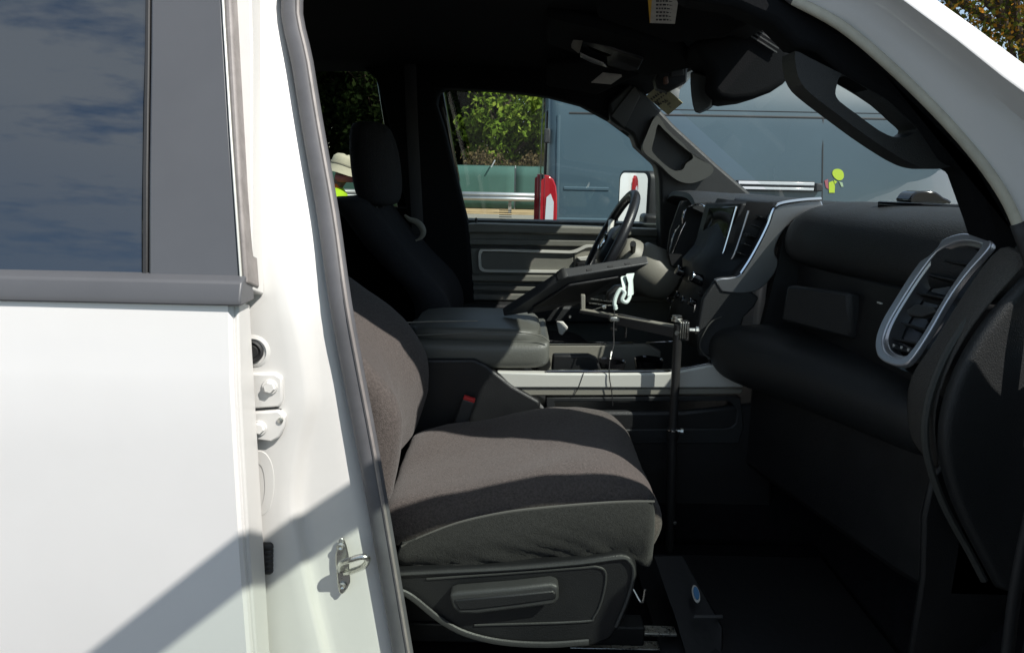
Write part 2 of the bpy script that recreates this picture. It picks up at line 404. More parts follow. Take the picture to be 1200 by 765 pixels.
# ---- trees
def leaf_cloud(rng, clumps, per, leaf, spread):
    v = []; f = []
    for c, r in clumps:
        for _ in range(per):
            d = Vector((rng.gauss(0, 1), rng.gauss(0, 1), rng.gauss(0, .8)))
            d = d.normalized()*(rng.random()**0.45)*r*spread
            q = c+d; s = leaf*rng.uniform(.6, 1.35)
            n = (d.normalized()*0.8+Vector((rng.gauss(0, 1), rng.gauss(0, 1), rng.gauss(0.3, 1)))).normalized()
            a = n.orthogonal().normalized(); a.rotate(Matrix.Rotation(rng.random()*6.3, 3, n)); b = n.cross(a)
            i = len(v)
            v += [q-a*s*.5, q+b*s*.3+n*s*.08, q+a*s*.55, q-b*s*.3+n*s*.08]; f += [(i, i+1, i+2), (i, i+2, i+3)]
    return v, f
def tree_mesh(seed, h, w, base, leafm, leaf, nc, per, crown_drop=0.0):
    rng = random.Random(seed); tb = MB()
    lean = Vector((rng.uniform(-.1, .1), rng.uniform(-.1, .1), 1))
    top = lean*h*0.8
    path = [top*t+Vector((math.sin(t*5+seed)*.08*h/6, math.cos(t*4+seed)*.08*h/6, 0)) for t in (0, .2, .4, .6, .8, 1)]
    tb.tube(path, [.03*h, .022*h, .018*h, .013*h, .008*h, .003*h], 8)
    clumps = []
    for k in range(nc):
        a = k*2.4+rng.uniform(-.4, .4); t = rng.uniform(0, 1)
        z = base+(h-base)*t; rr = w*0.5*math.sin(math.pi*min(1, .18+.78*(1-t)))**.7*rng.uniform(.45, 1.0)
        c = Vector((lean.x*z+math.cos(a)*rr, lean.y*z+math.sin(a)*rr, z)); clumps.append((c, w*rng.uniform(.10, .2)))
        st = path[min(5, max(1, int(5*min(1, max(.15, (z-.12*h)/h)))))]
        mid = st.lerp(c, .5)+Vector((0, 0, rng.uniform(-.1, .25)))
        tb.tube([st, mid, c], [.008*h, .005*h, .002*h], 5, caps=False)
    return tb, leaf_cloud(rng, clumps, per, leaf, 1.0)
def make_tree(name, seed, loc, h, w, base, leafm, leaf, nc, per, label, group):
    o = empty(name, loc, label, 'tree', group)
    tb, (v, f) = tree_mesh(seed, h, w, base, leafm, leaf, nc, per)
    l = Vector(loc)
    mk('trunk', [p_+l for p_ in tb.v], tb.f, 'bark', o)
    mk('crown', [p_+l for p_ in v], f, leafm, o, smooth=0)
    return o
GT = 'trees growing behind the green fence'
protos = [make_tree('leafy_tree', 11, (-0.6, 34.2, 0.8), 7.6, 5.2, 0.3, 'leaf_green', 0.26, 70, 190, 'bright green leafy tree rising behind the fence, framed by the driver window', GT),
          make_tree('leafy_tree', 23, (3.6, 35.2, 1.0), 8.6, 6.0, 0.4, 'leaf_olive', 0.27, 70, 190, 'olive green tree behind the fence, partly hidden by the van rear corner', GT),
          make_tree('leafy_tree', 31, (-6.4, 35.5, 1.0), 8.2, 6.2, 0.3, 'leaf_shaded', 0.28, 80, 210, 'shade-dark green tree seen through the dark tinted rear window', GT)]
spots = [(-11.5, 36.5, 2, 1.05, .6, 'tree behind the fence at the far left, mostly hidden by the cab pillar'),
         (-3.4, 37.6, 2, 1.1, 2.1, 'tall shade-dark tree standing further back, between the two nearest green trees'),
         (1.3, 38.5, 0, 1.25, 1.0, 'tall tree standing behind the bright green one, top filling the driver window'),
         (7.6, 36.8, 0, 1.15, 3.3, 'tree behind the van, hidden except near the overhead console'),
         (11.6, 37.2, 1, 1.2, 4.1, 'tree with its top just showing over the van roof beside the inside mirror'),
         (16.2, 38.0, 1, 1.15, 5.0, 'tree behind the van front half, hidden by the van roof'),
         (-8.8, 39.5, 2, 1.15, 1.9, 'shade-dark tree standing behind the one seen through the rear window'),
         (-5.0, 39.8, 2, 1.2, 3.2, 'shade-dark tree just left of the driver side pillar, behind the fence'),
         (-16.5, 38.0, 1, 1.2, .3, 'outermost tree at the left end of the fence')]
for x, y, pi_, s, rz, lb in spots:
    t = dup(protos[pi_], (x, y, 1.4), rz); t.scale = (s, s, s*1.05); t['label'] = lb
# brush at the foot of the bank
GB = 'scrub bushes just behind the green fence'
b0 = None
for i, (x, y, s, lb) in enumerate([(-1.4, 31.4, 1.0, 'brown twiggy bush above the fence at the left of the driver window'), (0.1, 31.6, .8, 'small dry bush above the fence in the middle of the driver window'), (1.2, 31.5, 1.0, 'brown bush above the fence next to the van tail light'), (-6.0, 31.6, 1.2, 'dry bush behind the fence seen through the dark rear window'), (-3.6, 31.7, 1.1, 'dry bush behind the fence, hidden by the driver side pillar')]):
    if b0 is None:
        b0 = empty('bush', (x, y, 0.4), lb, 'bush', GB); rng = random.Random(5)
        tb = MB(); cl = []
        for k in range(16):
            a = k*2.4; e = Vector((math.cos(a)*rng.uniform(.3, 1.0), math.sin(a)*rng.uniform(.2, .6), rng.uniform(.9, 2.2)))
            tb.tube([Vector((x, y, .4)), Vector((x, y, .4))+e*.6, Vector((x, y, .4))+e], [.03, .018, .006], 5); cl.append((Vector((x, y, .4))+e*.9, .42))
        tb.build('stems', 'bark', b0); v, f = leaf_cloud(rng, cl, 60, .15, 1.0); mk('foliage', v, f, 'leaf_brown', b0, smooth=0)
    else:
        t = dup(b0, (x, y, .4), i*1.3); t.scale = (s, s, s); t['label'] = lb
make_tree('oak_tree', 57, (15.6, 21.5, 0), 11.5, 10.5, 2.6, 'leaf_autumn', 0.15, 130, 330, 'oak with yellow and orange autumn leaves above the white windscreen pillar', None)

# ---- delivery van
VY = 5.2
v0 = P(641, 230, VY)
van = empty('delivery_van', (3.6, VY+1.0, 0), 'steel blue high roof delivery van parked beyond the truck', 'van')
XR = v0.x; L = 5.9
side = [(0.06, 0.30), (0.0, 0.42), (0.0, 0.9), (0.012, 1.5), (0.05, 2.0), (0.12, 2.36), (0.24, 2.50), (0.42, 2.56), (0.98, 2.60)]
def vsec(x, sy, sz, top=99):
    r = []
    for a, z in side: r.append(Vector((x, VY+1.0-(1.0-a)*sy, 0.30+(min(z, top)-0.30)*sz)))
    for a, z in reversed(side): r.append(Vector((x, VY+1.0+(1.0-a)*sy, 0.30+(min(z, top)-0.30)*sz)))
    return r
secs = [vsec(XR+.0, .94, .985), vsec(XR+.03, .985, .995), vsec(XR+.10, 1, 1), vsec(XR+1.5, 1, 1), vsec(XR+3.0, 1, 1), vsec(XR+4.1, 1, .985), vsec(XR+4.5, .99, .95),
        vsec(XR+5.0, .97, 1, 1.7), vsec(XR+5.3, .96, 1, 1.32), vsec(XR+5.75, .9, 1, 1.15), vsec(XR+5.9, .8, 1, .95)]
MB().loft(secs).build('van_body', 'van_paint', van, smooth=50)
# tail lights on the rear corner, rear bumper, door handle strip
def vpl(name, px, Y, th, m, k=0, bevel=0.004): return plate(name, px, Y, th, m, van, k=k, bevel=bevel)
tlp = P(641, 206, VY-.02)
def tail(yside):
    sgn = -1 if yside == 0 else 1
    yo = VY-.022 if sgn < 0 else VY+2.0-.02
    t = MB().prism([(XR-.03, tlp.z-.55), (XR+.088, tlp.z-.55), (XR+.090, tlp.z-.30), (XR+.086, tlp.z-.17), (XR+.074, tlp.z-.085), (XR+.050, tlp.z-.03), (XR+.012, tlp.z), (XR-.03, tlp.z+.008)], yo, yo+.044).build('tail_light', 'red_lens', van, bevel=.01)
    yl = yo-.005 if sgn < 0 else yo+.044
    MB().prism([(XR-.018, tlp.z-.52), (XR+.058, tlp.z-.52), (XR+.058, tlp.z-.22), (XR+.03, tlp.z-.15), (XR-.005, tlp.z-.18)], yl, yl+.005).build('reverse_lens', 'white_lens', t)
    rim = MB().prism([(XR-.055, tlp.z-.55), (XR-.03, tlp.z-.55), (XR-.03, tlp.z-.02), (XR-.055, tlp.z-.04)], yo+.002, yo+.042)
    rim.build('lamp_edge', 'red_lens', t)
tail(0); tail(1)
MB().box((XR-.04, VY+1.0, .45), (.16, 1.96, .22)).build('rear_bumper', 'van_trim', van, bevel=.03)
MB().box((XR-.005, VY+1.0, 1.40), (.02, .012, 2.0)).build('rear_door_gap', 'van_seam', van)
MB().box((XR-.015, VY+.55, 1.85), (.02, .62, .55)).build('rear_window', 'gloss_black', van, bevel=.02)
MB().box((XR-.015, VY+1.45, 1.85), (.02, .62, .55)).build('rear_window', 'gloss_black', van, bevel=.02)
MB().box((XR-.012, VY+.05, 1.9), (.05, .05, .12)).build('hinge', 'van_trim', van, bevel=.01)
MB().box((XR-.012, VY+.05, 1.2), (.05, .05, .12)).build('hinge', 'van_trim', van, bevel=.01)
def vanY(z):
    for (a0, z0), (a1, z1) in zip(side, side[1:]):
        if z0 <= z <= z1: return VY+a0+(a1-a0)*(z-z0)/(z1-z0)
    return VY
def seam(pxl, name='panel_gap', w=.014, m='van_seam', proud=.004):
    """thin strip that follows the van side; ends given as pixels"""
    pts = []
    for (xa, ya), (xb, yb) in zip(pxl, pxl[1:]):
        for k in range(7):
            t = k/6; q = P(xa+(xb-xa)*t, ya+(yb-ya)*t, VY)
            q = P(xa+(xb-xa)*t, ya+(yb-ya)*t, vanY(q.z)); pts.append(Vector((q.x, vanY(q.z), q.z)))
    return MB().tube(pts, w/2, 6, flat=(Vector((0, 1, 0)), proud/(w/2))).build(name, m, van)
seam([(965, 100), (962, 330)]); seam([(1127, 90), (1124, 330)], w=.018); seam([(1136, 90), (1133, 330)], w=.016); seam([(1160, 100), (1157, 330)])
seam([(667, 133), (1200, 143)], 'roof_seam', w=.022)
seam([(700, 127), (1200, 136.5)], 'roof_crease', w=.008)
seam([(661, 221), (713, 222)], 'stamped_crease', w=.035, m='van_paint', proud=.009)
seam([(655, 135), (652, 300)], 'stamped_crease', w=.03, m='van_paint', proud=.008)
seam([(640, 258), (1200, 268)], 'side_moulding', w=.05, m='van_paint', proud=.014)
q0 = P(862, 217, VY); q1 = P(953, 219, VY)
rl = MB().box(((q0.x+q1.x)/2, VY-.008, q0.z), (q1.x-q0.x, .05, .085)).build('door_rail', 'van_trim', van, bevel=.008)
MB().box(((q0.x+q1.x)/2, VY-.038, q0.z+.022), (q1.x-q0.x-.02, .014, .026)).build('rail_lip', 'white_lens', rl, bevel=.004)
MB().box(((q0.x+q1.x)/2, VY-.038, q0.z-.022), (q1.x-q0.x-.02, .014, .022)).build('rail_lip', 'white_lens', rl, bevel=.004)
MB().box((q1.x+.035, VY-.02, q0.z-.005), (.06, .05, .07)).build('rail_roller', 'van_trim', van, bevel=.012)
def van_flat(name, px, m):  # flat plates standing in for an unidentified lime figure on the van side
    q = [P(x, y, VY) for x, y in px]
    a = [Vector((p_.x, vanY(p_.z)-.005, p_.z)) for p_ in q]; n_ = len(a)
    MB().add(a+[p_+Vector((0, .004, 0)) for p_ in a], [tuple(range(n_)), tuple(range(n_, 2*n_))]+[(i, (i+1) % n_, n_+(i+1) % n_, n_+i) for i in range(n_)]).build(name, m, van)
van_flat('flat_figure', pxs([(976.5, 204), (978, 199.5), (983, 198), (988, 200), (990, 205), (988.5, 210), (984, 211.5), (979.5, 209)], 3), 'figure_lime')
van_flat('flat_figure', [(972, 214), (977, 212), (979, 218), (978.5, 226), (972, 226)], 'figure_lime')
van_flat('flat_figure', [(978, 211), (982, 213), (979, 216)], 'figure_lime')
van_flat('flat_figure', [(984, 213), (988, 214), (989, 219), (986.5, 219), (985.5, 216)], 'figure_pale')
van_flat('flat_figure', [(967, 212), (971, 210), (971.5, 222), (968.5, 220)], 'pink_cloth')
# windscreen, side window of the cab, mirror
MB().add([(XR+4.56, VY+.12, 2.38), (XR+4.56, VY+1.88, 2.38), (XR+5.06, VY+1.92, 1.64), (XR+5.06, VY+.08, 1.64)], [(0, 1, 2, 3)]).build('windscreen', 'gloss_black', van, solid=.04)
MB().prism([(XR+3.75, 1.55), (XR+4.75, 1.55), (XR+4.45, 2.15), (XR+3.75, 2.2)], VY-.006, VY+.05).build('cab_window', 'gloss_black', van, bevel=.01)
MB().box((XR+4.75, VY-.16, 1.75), (.14, .2, .4)).build('wing_mirror', 'van_trim', van, bevel=.04)
for x in (XR+1.1, XR+4.9):
    for y, sg in ((VY+.06, -1), (VY+1.74, 1)):
        wv = MB().lathe((x, y, .36), (0, 1, 0), [(.2, 0), (.33, 0), (.36, .03), (.36, .17), (.33, .2), (.2, .2)], 28).build('wheel', 'tyre', van)
        MB().lathe((x, y-.005 if sg < 0 else y+.15, .36), (0, 1, 0), [(.05, 0), (.2, .0), (.21, .055), (.05, .055)], 20).build('rim', 'rim', wv)

wvan = dup(van, (-10.24, 6.9, 0), math.pi); wvan['label'] = 'white high roof van parked behind the blue one, showing only in the wing mirror'
for ch in wvan.children:
    if any(ch.name.startswith(k) for k in ('van_body', 'stamped_crease', 'side_moulding')):
        ch.data = ch.data.copy(); ch.data.materials[0] = M['white_paint']
for ch in list(wvan.children):
    if ch.name.startswith('flat_figure'): bpy.data.objects.remove(ch)
# ================================================================== PICKUP TRUCK
truck = empty('pickup_truck', (0.2, 1.0, 0), 'white crew cab pickup with its front passenger door open, black cabin in view', 'pickup truck')
T = truck
# ---------------- rear door (closed)
def tum(z): return 0.33*(z-1.43) if z > 1.43 else 0.0
prof = [(-.019, 1.405), (-.023, 1.375), (-.030, 1.30), (-.0325, 1.285), (-.036, 1.18), (-.038, 1.0), (-.034, .82), (-.02, .62), (0, .56), (.03, .56), (.034, 1.0), (.034, 1.405)]
XF = -.413
secs = []
for x in (-1.45, -1.1, -.7, XF-.012, XF-.004, XF):
    ins = 0 if x < XF-.013 else (.0015 if x < XF-.003 else .008)
    secs.append([Vector((x, y+(ins if i < 9 else 0), z)) for i, (y, z) in enumerate(prof)])
rdoor = MB().loft(secs).build('rear_door', 'white_paint', T, smooth=28)
inner = [(y*.9+.014, z) for y, z in prof[:9]]+[(.042, .58), (.042, 1.39)]
MB().loft([[Vector((x, y, z)) for y, z in inner] for x in (XF-.01, XF+.006)]).build('door_hem', 'white_inner_paint', rdoor, bevel=.003)
TP = Vector((0, 0, 1.43)); TN = Vector((0, -1, .33)).normalized()
def tp(x, y, off=0): return PPL(x, y, TP-TN*off, TN)
def tilted(name, px, off, th, m, parent, bevel=.003, k=0):
    a = [tp(x, y, off) for x, y in pxs(px, k)]; n = len(a)
    b = [p_-TN*th for p_ in a]
    return MB().add(a+b, [tuple(range(n)), tuple(range(n, 2*n))]+[(i, (i+1) % n, n+(i+1) % n, n+i) for i in range(n)]).build(name, m, parent, bevel=bevel)
def ext(x, y0=-80): return (x, y0)
tilted('window_glass', [(-560, -90), (170, -90), (172, -20), (168, 120), (166, 250), (166, 332), (-560, 332)], .010, .006, 'privacy_glass', rdoor, bevel=0)
tilted('divider_strip', [(171, -90), (176, -90), (175, 60), (173, 200), (172.5, 334), (166, 334), (166.5, 200), (169, 60)], .002, .02, 'black_rubber', rdoor, bevel=.002)
tilted('pillar_cover', [(177, -90), (256, -90), (262, 30), (270, 160), (282, 330), (173.5, 332), (174, 200), (176, 60)], .0, .02, 'applique', rdoor, bevel=.004)
tilted('frame_edge', [(258, -90), (266, -90), (274, 60), (283, 220), (291, 332), (283.5, 332), (271.5, 160), (263.5, 30)], -.002, .05, 'edge_rubber', rdoor, bevel=.004)
tilted('frame_edge_lip', [(254.5, -90), (257.5, -90), (263.5, 30), (271.5, 160), (283.5, 332), (281, 332), (269, 160), (261, 30)], -.004, .01, 'satin_silver', rdoor, bevel=.001)
tilted('inner_frame', [(240, -90), (292, -90), (296, 60), (296, 340), (-560, 340), (-560, 325), (160, 325), (240, 325)], .025, .05, 'white_inner_paint', rdoor)
# belt moulding
a0 = P(-200, 340, -.012); 
bt = MB().prism([(-.027, 1.400), (-.027, 1.410), (-.016, 1.434), (-.002, 1.440), (.012, 1.442), (.03, 1.43), (.03, 1.40)], -1.46, P(286, 338, -.01).x, 'X').build('belt_moulding', 'belt_trim', rdoor, bevel=.003)
# ---------------- white pillar jamb between the doors
rows = [-70, -30, 0, 60, 120, 200, 250, 300, 360, 407, 450, 473, 500, 530, 570, 605, 630, 680, 720, 765, 840, 900]
def lerp(tab, y):
    for (y0, x0), (y1, x1) in zip(tab, tab[1:]):
        if y <= y1: return x0+(x1-x0)*(y-y0)/(y1-y0)
    return tab[-1][1]
SEALL = [(-200, 300), (0, 328), (124, 349), (239, 369), (380, 390), (478, 408), (605, 434), (720, 455), (765, 462), (950, 497)]
SEALR = [(-200, 320), (0, 357), (150, 380), (250, 398), (350, 411), (510, 442), (595, 455), (690, 470), (765, 483), (950, 512)]
RIDGE = [(-200, 296), (0, 312), (200, 336), (300, 352), (360, 364), (407, 372), (450, 376), (473, 376), (505, 368), (535, 360), (570, 355), (605, 356), (650, 362), (720, 376), (765, 388), (950, 420)]
RID2 = [(-200, 286), (0, 300), (200, 318), (300, 330), (360, 340), (407, 352), (473, 362), (505, 352), (570, 342), (605, 343), (650, 352), (720, 368), (765, 380), (950, 412)]
def jY(c, z):   # depth follows the tumblehome above the belt line
    return c+max(0, z-1.40)*.30
def jp(x, y, c):
    q = P(x, y, c)
    for _ in range(3): q = P(x, y, jY(c, q.z))
    return q
def jrow(y):
    l = lerp(SEALL, y); r = lerp(RIDGE, y); r2 = lerp(RID2, y)
    return [jp(215, y, .070), jp(min(262, r2-12), y, .066), jp(r2-6, y, .064), jp(r2, y, .066), jp(r-2, y, .086), jp(r+5, y, .089), jp((r+l)/2, y, .094), jp(l, y, .10), jp(l+6, y, .125), jp(l+8, y, .20)]
jm = MB().loft([jrow(y) for y in rows], ring=False).build('door_pillar', 'white_inner_paint', T, smooth=180, sub=1, solid=.004, soff=-1)
# grommet, hinge plate, bolts, slot, plug, striker
def disc(name, px, py, Y, r, prof, m, parent, seg=24, nrm=(0, -1, 0)):
    c = P(px, py, Y); MBo = MB().lathe(c, nrm, [(a*r, h) for a, h in prof], seg); return MBo.build(name, m, parent)
disc('grommet_dish', 298, 411, .066, .026, [(1, 0), (1, .002), (.8, .004), (.75, .001)], 'white_inner_paint', jm)
disc('grommet', 296, 411, .066, .0185, [(1, -.01), (1, .006), (.85, .008), (.6, .005), (.55, .007), (0.05, .007)], 'black_rubber', jm)
hp = plate('hinge_plate', [(284, 438), (322, 438), (330, 443), (331, 470), (327, 477), (284, 480)], .056, .012, 'white_inner_paint', jm, bevel=.003)
hk = plate('hinge_knuckle', [(286, 484), (326, 481), (334, 488), (333, 500), (328, 512), (318, 518), (286, 514)], .052, .014, 'white_inner_paint', jm, bevel=.003)
plate('hinge_gap', [(287, 478), (322, 477), (330, 480), (326, 484), (287, 486)], .0595, .004, 'van_trim', jm, bevel=.001)
for (x, y, Y) in ((316.5, 453, .056), (304, 501, .052)):
    disc('bolt', x, y, Y, .0125, [(1, 0), (1.02, .002), (.95, .0035), (.1, .004)], 'white_inner_paint', jm, 18)
    disc('bolt_head', x, y, Y-.003, .0095, [(1, 0), (1, .006), (.88, .0075), (.05, .0075)], 'white_inner_paint', jm, 6)
disc('screw', 329, 492, .052, .005, [(1, 0), (1, .003), (.1, .004)], 'zinc', jm, 8)
so_ = [P(x, y, .064) for x, y in pxs([(298, 530), (310, 530), (319, 545), (321, 570), (316, 596), (304, 605), (296, 600), (296, 545)], 3)]
si_ = [P(x, y, .064) for x, y in pxs([(299, 545), (305, 545), (309, 556), (310, 575), (307, 590), (302, 597), (299, 595), (298, 560)], 3)]
ringplate('slot_rim', so_, si_, 'white_inner_paint', jm, (0, .012, 0), bevel=.003, n=40)
plate('slot_hole', [(298, 545), (305, 545), (309, 556), (310, 575), (307, 590), (302, 597), (298, 595)], .0655, .001, 'black_rubber', jm, k=2, bevel=0)
bz = MB()
for i in range(6): bz.lathe(P(313, 640+i*5.5, .062), (1, 0, 0), [(.004, -.01), (.0075, -.006), (.0075, .006), (.004, .01)], 10)
bz.build('wire_boot', 'black_rubber', jm)
stp = plate('striker', [(398, 631), (403, 633), (408, 650), (409, 672), (410, 683), (403, 695), (397, 694), (394, 670), (393, 650)], .079, .006, 'zinc', jm, bevel=.002, k=2)
MB().tube(cat([P(398, 668, .078), P(400, 660, .055), P(410, 656, .04), P(424, 652, .036), P(431, 655, .040), P(426, 663, .052), P(412, 669, .066), P(405, 671, .078)], 5), .0052, 10).build('striker_loop', 'zinc', stp)
disc('striker_screw', 399.5, 640, .078, .0075, [(1, 0), (1, .002), (.6, .003), (.1, .001)], 'zinc', stp, 10)
disc('striker_screw', 401.5, 686, .078, .0075, [(1, 0), (1, .002), (.6, .003), (.1, .001)], 'zinc', stp, 10)
# ---------------- door opening weather strip
sl_pts = []
for y in (1000, 900, 765, 690, 595, 510, 430, 350, 250, 150, 75, 0):
    x = (lerp(SEALL, y)+lerp(SEALR, y))/2; sl_pts.append(jp(x, y, .088))
APL = [(930, 0), (985, 30), (1040, 75), (1095, 128), (1140, 178), (1172, 222), (1192, 262)]
APY = [.215, .195, .175, .155, .14, .125, .115]
ap3 = [P(x, y, Y) for (x, y), Y in zip(APL, APY)]
top_run = [Vector((-.33, .235, 1.965)), Vector((-.20, .262, 1.995)), Vector((.02, .262, 1.998)), Vector((.22, .25, 1.975)), Vector((.38, .23, 1.93))]
front_run = [P(1215, 330, .10), P(1228, 420, .09), P(1226, 520, .085), P(1208, 600, .085), P(1190, 690, .085), P(1176, 790, .09), P(1150, 870, .10)]
def halfw(i, n): return .019
full = cat(sl_pts+top_run+ap3[:1], 4)
full2 = cat(ap3+front_run[:1], 4); full3 = cat(ap3[-1:]+front_run, 4)
nB = 4*(len(sl_pts))
radii = []
for i, p_ in enumerate(full):
    t = min(1, max(0, (i-nB+4)/10)); radii.append(.0185*(1-t)+.0085*t)
ws = MB().tube(full, radii, 12, flat=(Vector((0, 1, 0)), .75)).build('weather_strip', 'seal_rubber', T, smooth=180)
lip = [p_+Vector((.0125*(1-min(1, max(0, (i-nB+4)/10))), -.012, 0)) for i, p_ in enumerate(full)]
MB().tube(lip[:nB+2], .0035, 6).build('strip_lip', 'edge_rubber', ws)
MB().tube(full2, .0085, 10, flat=(Vector((0, 1, 0)), .8)).build('pillar_strip', 'strip_sunlit', T, smooth=180)
MB().tube(full3, .011, 10, flat=(Vector((0, 1, 0)), .8)).build('sill_strip', 'black_rubber', T, smooth=180)
# ---------------- windscreen pillar, outer white side
OUT1 = [(800, -130), (865, -60), (930, -2), (986, 28), (1042, 74), (1097, 127), (1142, 177), (1174, 221), (1195, 264), (1220, 330)]
MID = [(880, -120), (945, -50), (985, 0-22), (1035, 12), (1100, 60), (1160, 108), (1200, 142), (1235, 172), (1275, 225), (1310, 300)]
RDG = [(900, -110), (965, -45), (1030, -20+0), (1062, 3), (1120, 46), (1175, 90), (1205, 112), (1245, 146), (1290, 196), (1330, 270)]
OUTR = [(940, -110), (1010, -50), (1060, -26), (1100, 2), (1145, 34), (1190, 68), (1212, 84), (1262, 124), (1310, 174), (1350, 250)]
asec = []
for i in range(1, 10):
    yy = (.25, .235, .215, .195, .17, .15, .135, .125, .115, .11)[i]
    o1 = (OUT1[i][0]+2, OUT1[i][1]-2)
    e_ = P(*OUTR[i], yy-.055)
    asec.append([P(*o1, yy+.05), P(*o1, yy+.004), P(o1[0]*.55+MID[i][0]*.45, o1[1]*.55+MID[i][1]*.45, yy-.018), P(*MID[i], yy-.034), P(MID[i][0]*.25+RDG[i][0]*.75, MID[i][1]*.25+RDG[i][1]*.75, yy-.068), P(*RDG[i], yy-.080), P(RDG[i][0]+3, RDG[i][1]-2, yy-.081), e_, e_+Vector((-.02, .235-e_.y, -.03))])
MB().loft(asec, ring=False).build('windscreen_pillar', 'white_paint', T, smooth=60, solid=.004, soff=-1)
# ---------------- roof skin, far body side, bonnet, bed (what lies around the cabin)
roof = []
for x, zc in ((-1.72, 1.98), (-1.4, 2.04), (-.8, 2.075), (-.2, 2.08), (.25, 2.05), (.48, 2.0), (.60, 1.965)):
    w_ = .80 if x < .4 else .74
    ze = zc-.055 if x < .3 else zc-.05
    roof.append([Vector((x, 1.0+s*w_, ze-.05 if abs(s) == 1 else zc-.05*abs(s)**3)) for s in (-1, -.96, -.7, -.35, 0, .35, .7, .96, 1)])
MB().loft(roof, ring=False).build('roof', 'white_paint', T, smooth=180, solid=.02, soff=-1)
MB().prism([(-1.45, 1.93), (-.3, 1.985), (.1, 1.985), (.35, 1.945), (.47, 1.90), (.56, 1.955), (.3, 2.02), (-.2, 2.035), (-.8, 2.03), (-1.45, 2.0)], .205, .275).build('roof_rail', 'white_paint', T, bevel=.012)
# far side of the body
def far_y(z): return 2.0-(.30*(z-1.40) if z > 1.40 else 0)
MB().prism([(.03-2, .56)], 0, 0) if False else None
fb = MB()
fb.prism([(2.03, .56), (2.03, 1.0), (2.0, 1.38), (1.93, 1.38), (1.93, .56)], -1.75, 1.1, 'X').build('body_side', 'white_paint', T, bevel=.02)
MB().box((-.33, 1.965, 1.392), (2.86, .12, .022)).build('belt_moulding', 'black_plastic', T, bevel=.004)  # black strip added to keep the sunlit sill out of the windscreen reflection
MB().prism([(-1.76, .55), (-1.465, .55), (-1.465, 1.41), (-1.44, 1.44), (-1.40, 1.95), (-1.76, 1.95)], .045, .10).build('rear_quarter', 'white_paint', T, bevel=.01) if False else None
MB().add([(x, y, z) for z, y in ((.55, -.02), (1.0, -.03), (1.40, .0), (1.97, .178)) for x in (-1.76, -1.46)], [(0, 1, 3, 2), (2, 3, 5, 4), (4, 5, 7, 6)]).build('rear_quarter', 'white_paint', T, solid=.05, soff=-1)
MB().prism([(-.04, .42), (-.02, .555), (.2, .555), (.2, .42)], -1.75, 1.1, 'X').build('rocker_panel', 'white_paint', T, bevel=.01)
MB().prism([(.05, .558), (.05, .600), (.14, .600), (.14, .558)], -.34, .98, 'X').build('sill_plate', 'black_plastic', T, bevel=.008)
hood = []
for x, z in ((.99, 1.36), (1.4, 1.33), (2.1, 1.26), (2.35, 1.12)):
    hood.append([Vector((x, 1.0+s*.86, z-.05*abs(s)**4)) for s in (-1, -.8, -.4, 0, .4, .8, 1)])
MB().loft(hood, ring=False).build('bonnet', 'white_paint', T, solid=.02, smooth=180)
for y0, y1 in ((-.02, .14), (1.86, 2.02)):
    MB().prism([(1.02, .50), (1.14, .50), (1.2, .78), (1.4, .92), (1.75, .92), (1.95, .78), (2.0, .5), (2.45, .5), (2.45, 1.05), (2.3, 1.2), (1.4, 1.3), (1.02, 1.34)], y0, y1).build('fender', 'white_paint', T, bevel=.02)
MB().box((2.46, 1.0, .85), (.1, 1.9, .7)).build('grille', 'van_trim', T, bevel=.03)
for y0, y1 in ((-.02, .08), (1.92, 2.02)):
    MB().prism([(-1.76, .55), (-2.15, .55), (-2.25, .85), (-2.5, .98), (-2.8, .85), (-2.9, .55), (-3.6, .55), (-3.6, 1.38), (-1.76, 1.40)], y0, y1).build('bed_side', 'white_paint', T, bevel=.02)
MB().box((-2.68, 1.0, .82), (1.84, 1.8, .05)).build('bed_floor', 'van_trim', T)
MB().box((-3.6, 1.0, 1.0), (.06, 1.9, .75)).build('tailgate', 'white_paint', T, bevel=.02)
for x in (1.57, -2.52):
    for y, sg in ((-.02, -1), (1.76, 1)):
        wv = MB().lathe((x, y, .41), (0, 1, 0), [(.25, 0), (.38, 0), (.41, .04), (.41, .22), (.38, .26), (.25, .26)], 32).build('wheel', 'tyre', T)
        MB().lathe((x, y-.01 if sg < 0 else y+.2, .41), (0, 1, 0), [(.05, 0), (.25, 0), (.255, .07), (.05, .07)], 24).build('rim', 'rim', wv)

# ---------------- cabin shell
MB().box((-.4, 1.0, .545), (2.75, 1.86, .06)).build('cabin_floor', 'carpet', T)
MB().prism([(.80, .57), (.84, .70), (.92, .76), (1.08, .76), (1.16, .70), (1.20, .57)], -1.6, 1.1, 'X').build('floor_tunnel', 'carpet', T, bevel=.03)
MB().prism([(.98, .57), (1.10, .57), (1.10, 1.3), (1.04, 1.3), (1.04, .85), (.90, .66), (.86, .58)], .12, 1.9).build('firewall', 'carpet', T, bevel=.02)
MB().box((-1.72, 1.0, 1.27), (.06, 1.86, 1.42)).build('rear_wall', 'headliner', T)
hl = []
for x, zc in ((-1.7, 1.93), (-1.2, 1.985), (-.3, 2.0), (.15, 1.985), (.40, 1.955), (.555, 1.925)):
    dz = 0 if x < .1 else (x-.1)*.0
    hl.append([Vector((x-.09*abs(s)**3*(1 if x > .3 else 0), 1.0+s*.755, zc-.045*abs(s)**3)) for s in (-1, -.8, -.5, -.2, 0, .2, .5, .8, 1)])
hln = MB().loft(hl, ring=False).build('headliner', 'headliner', T, smooth=180, solid=.02, soff=1)
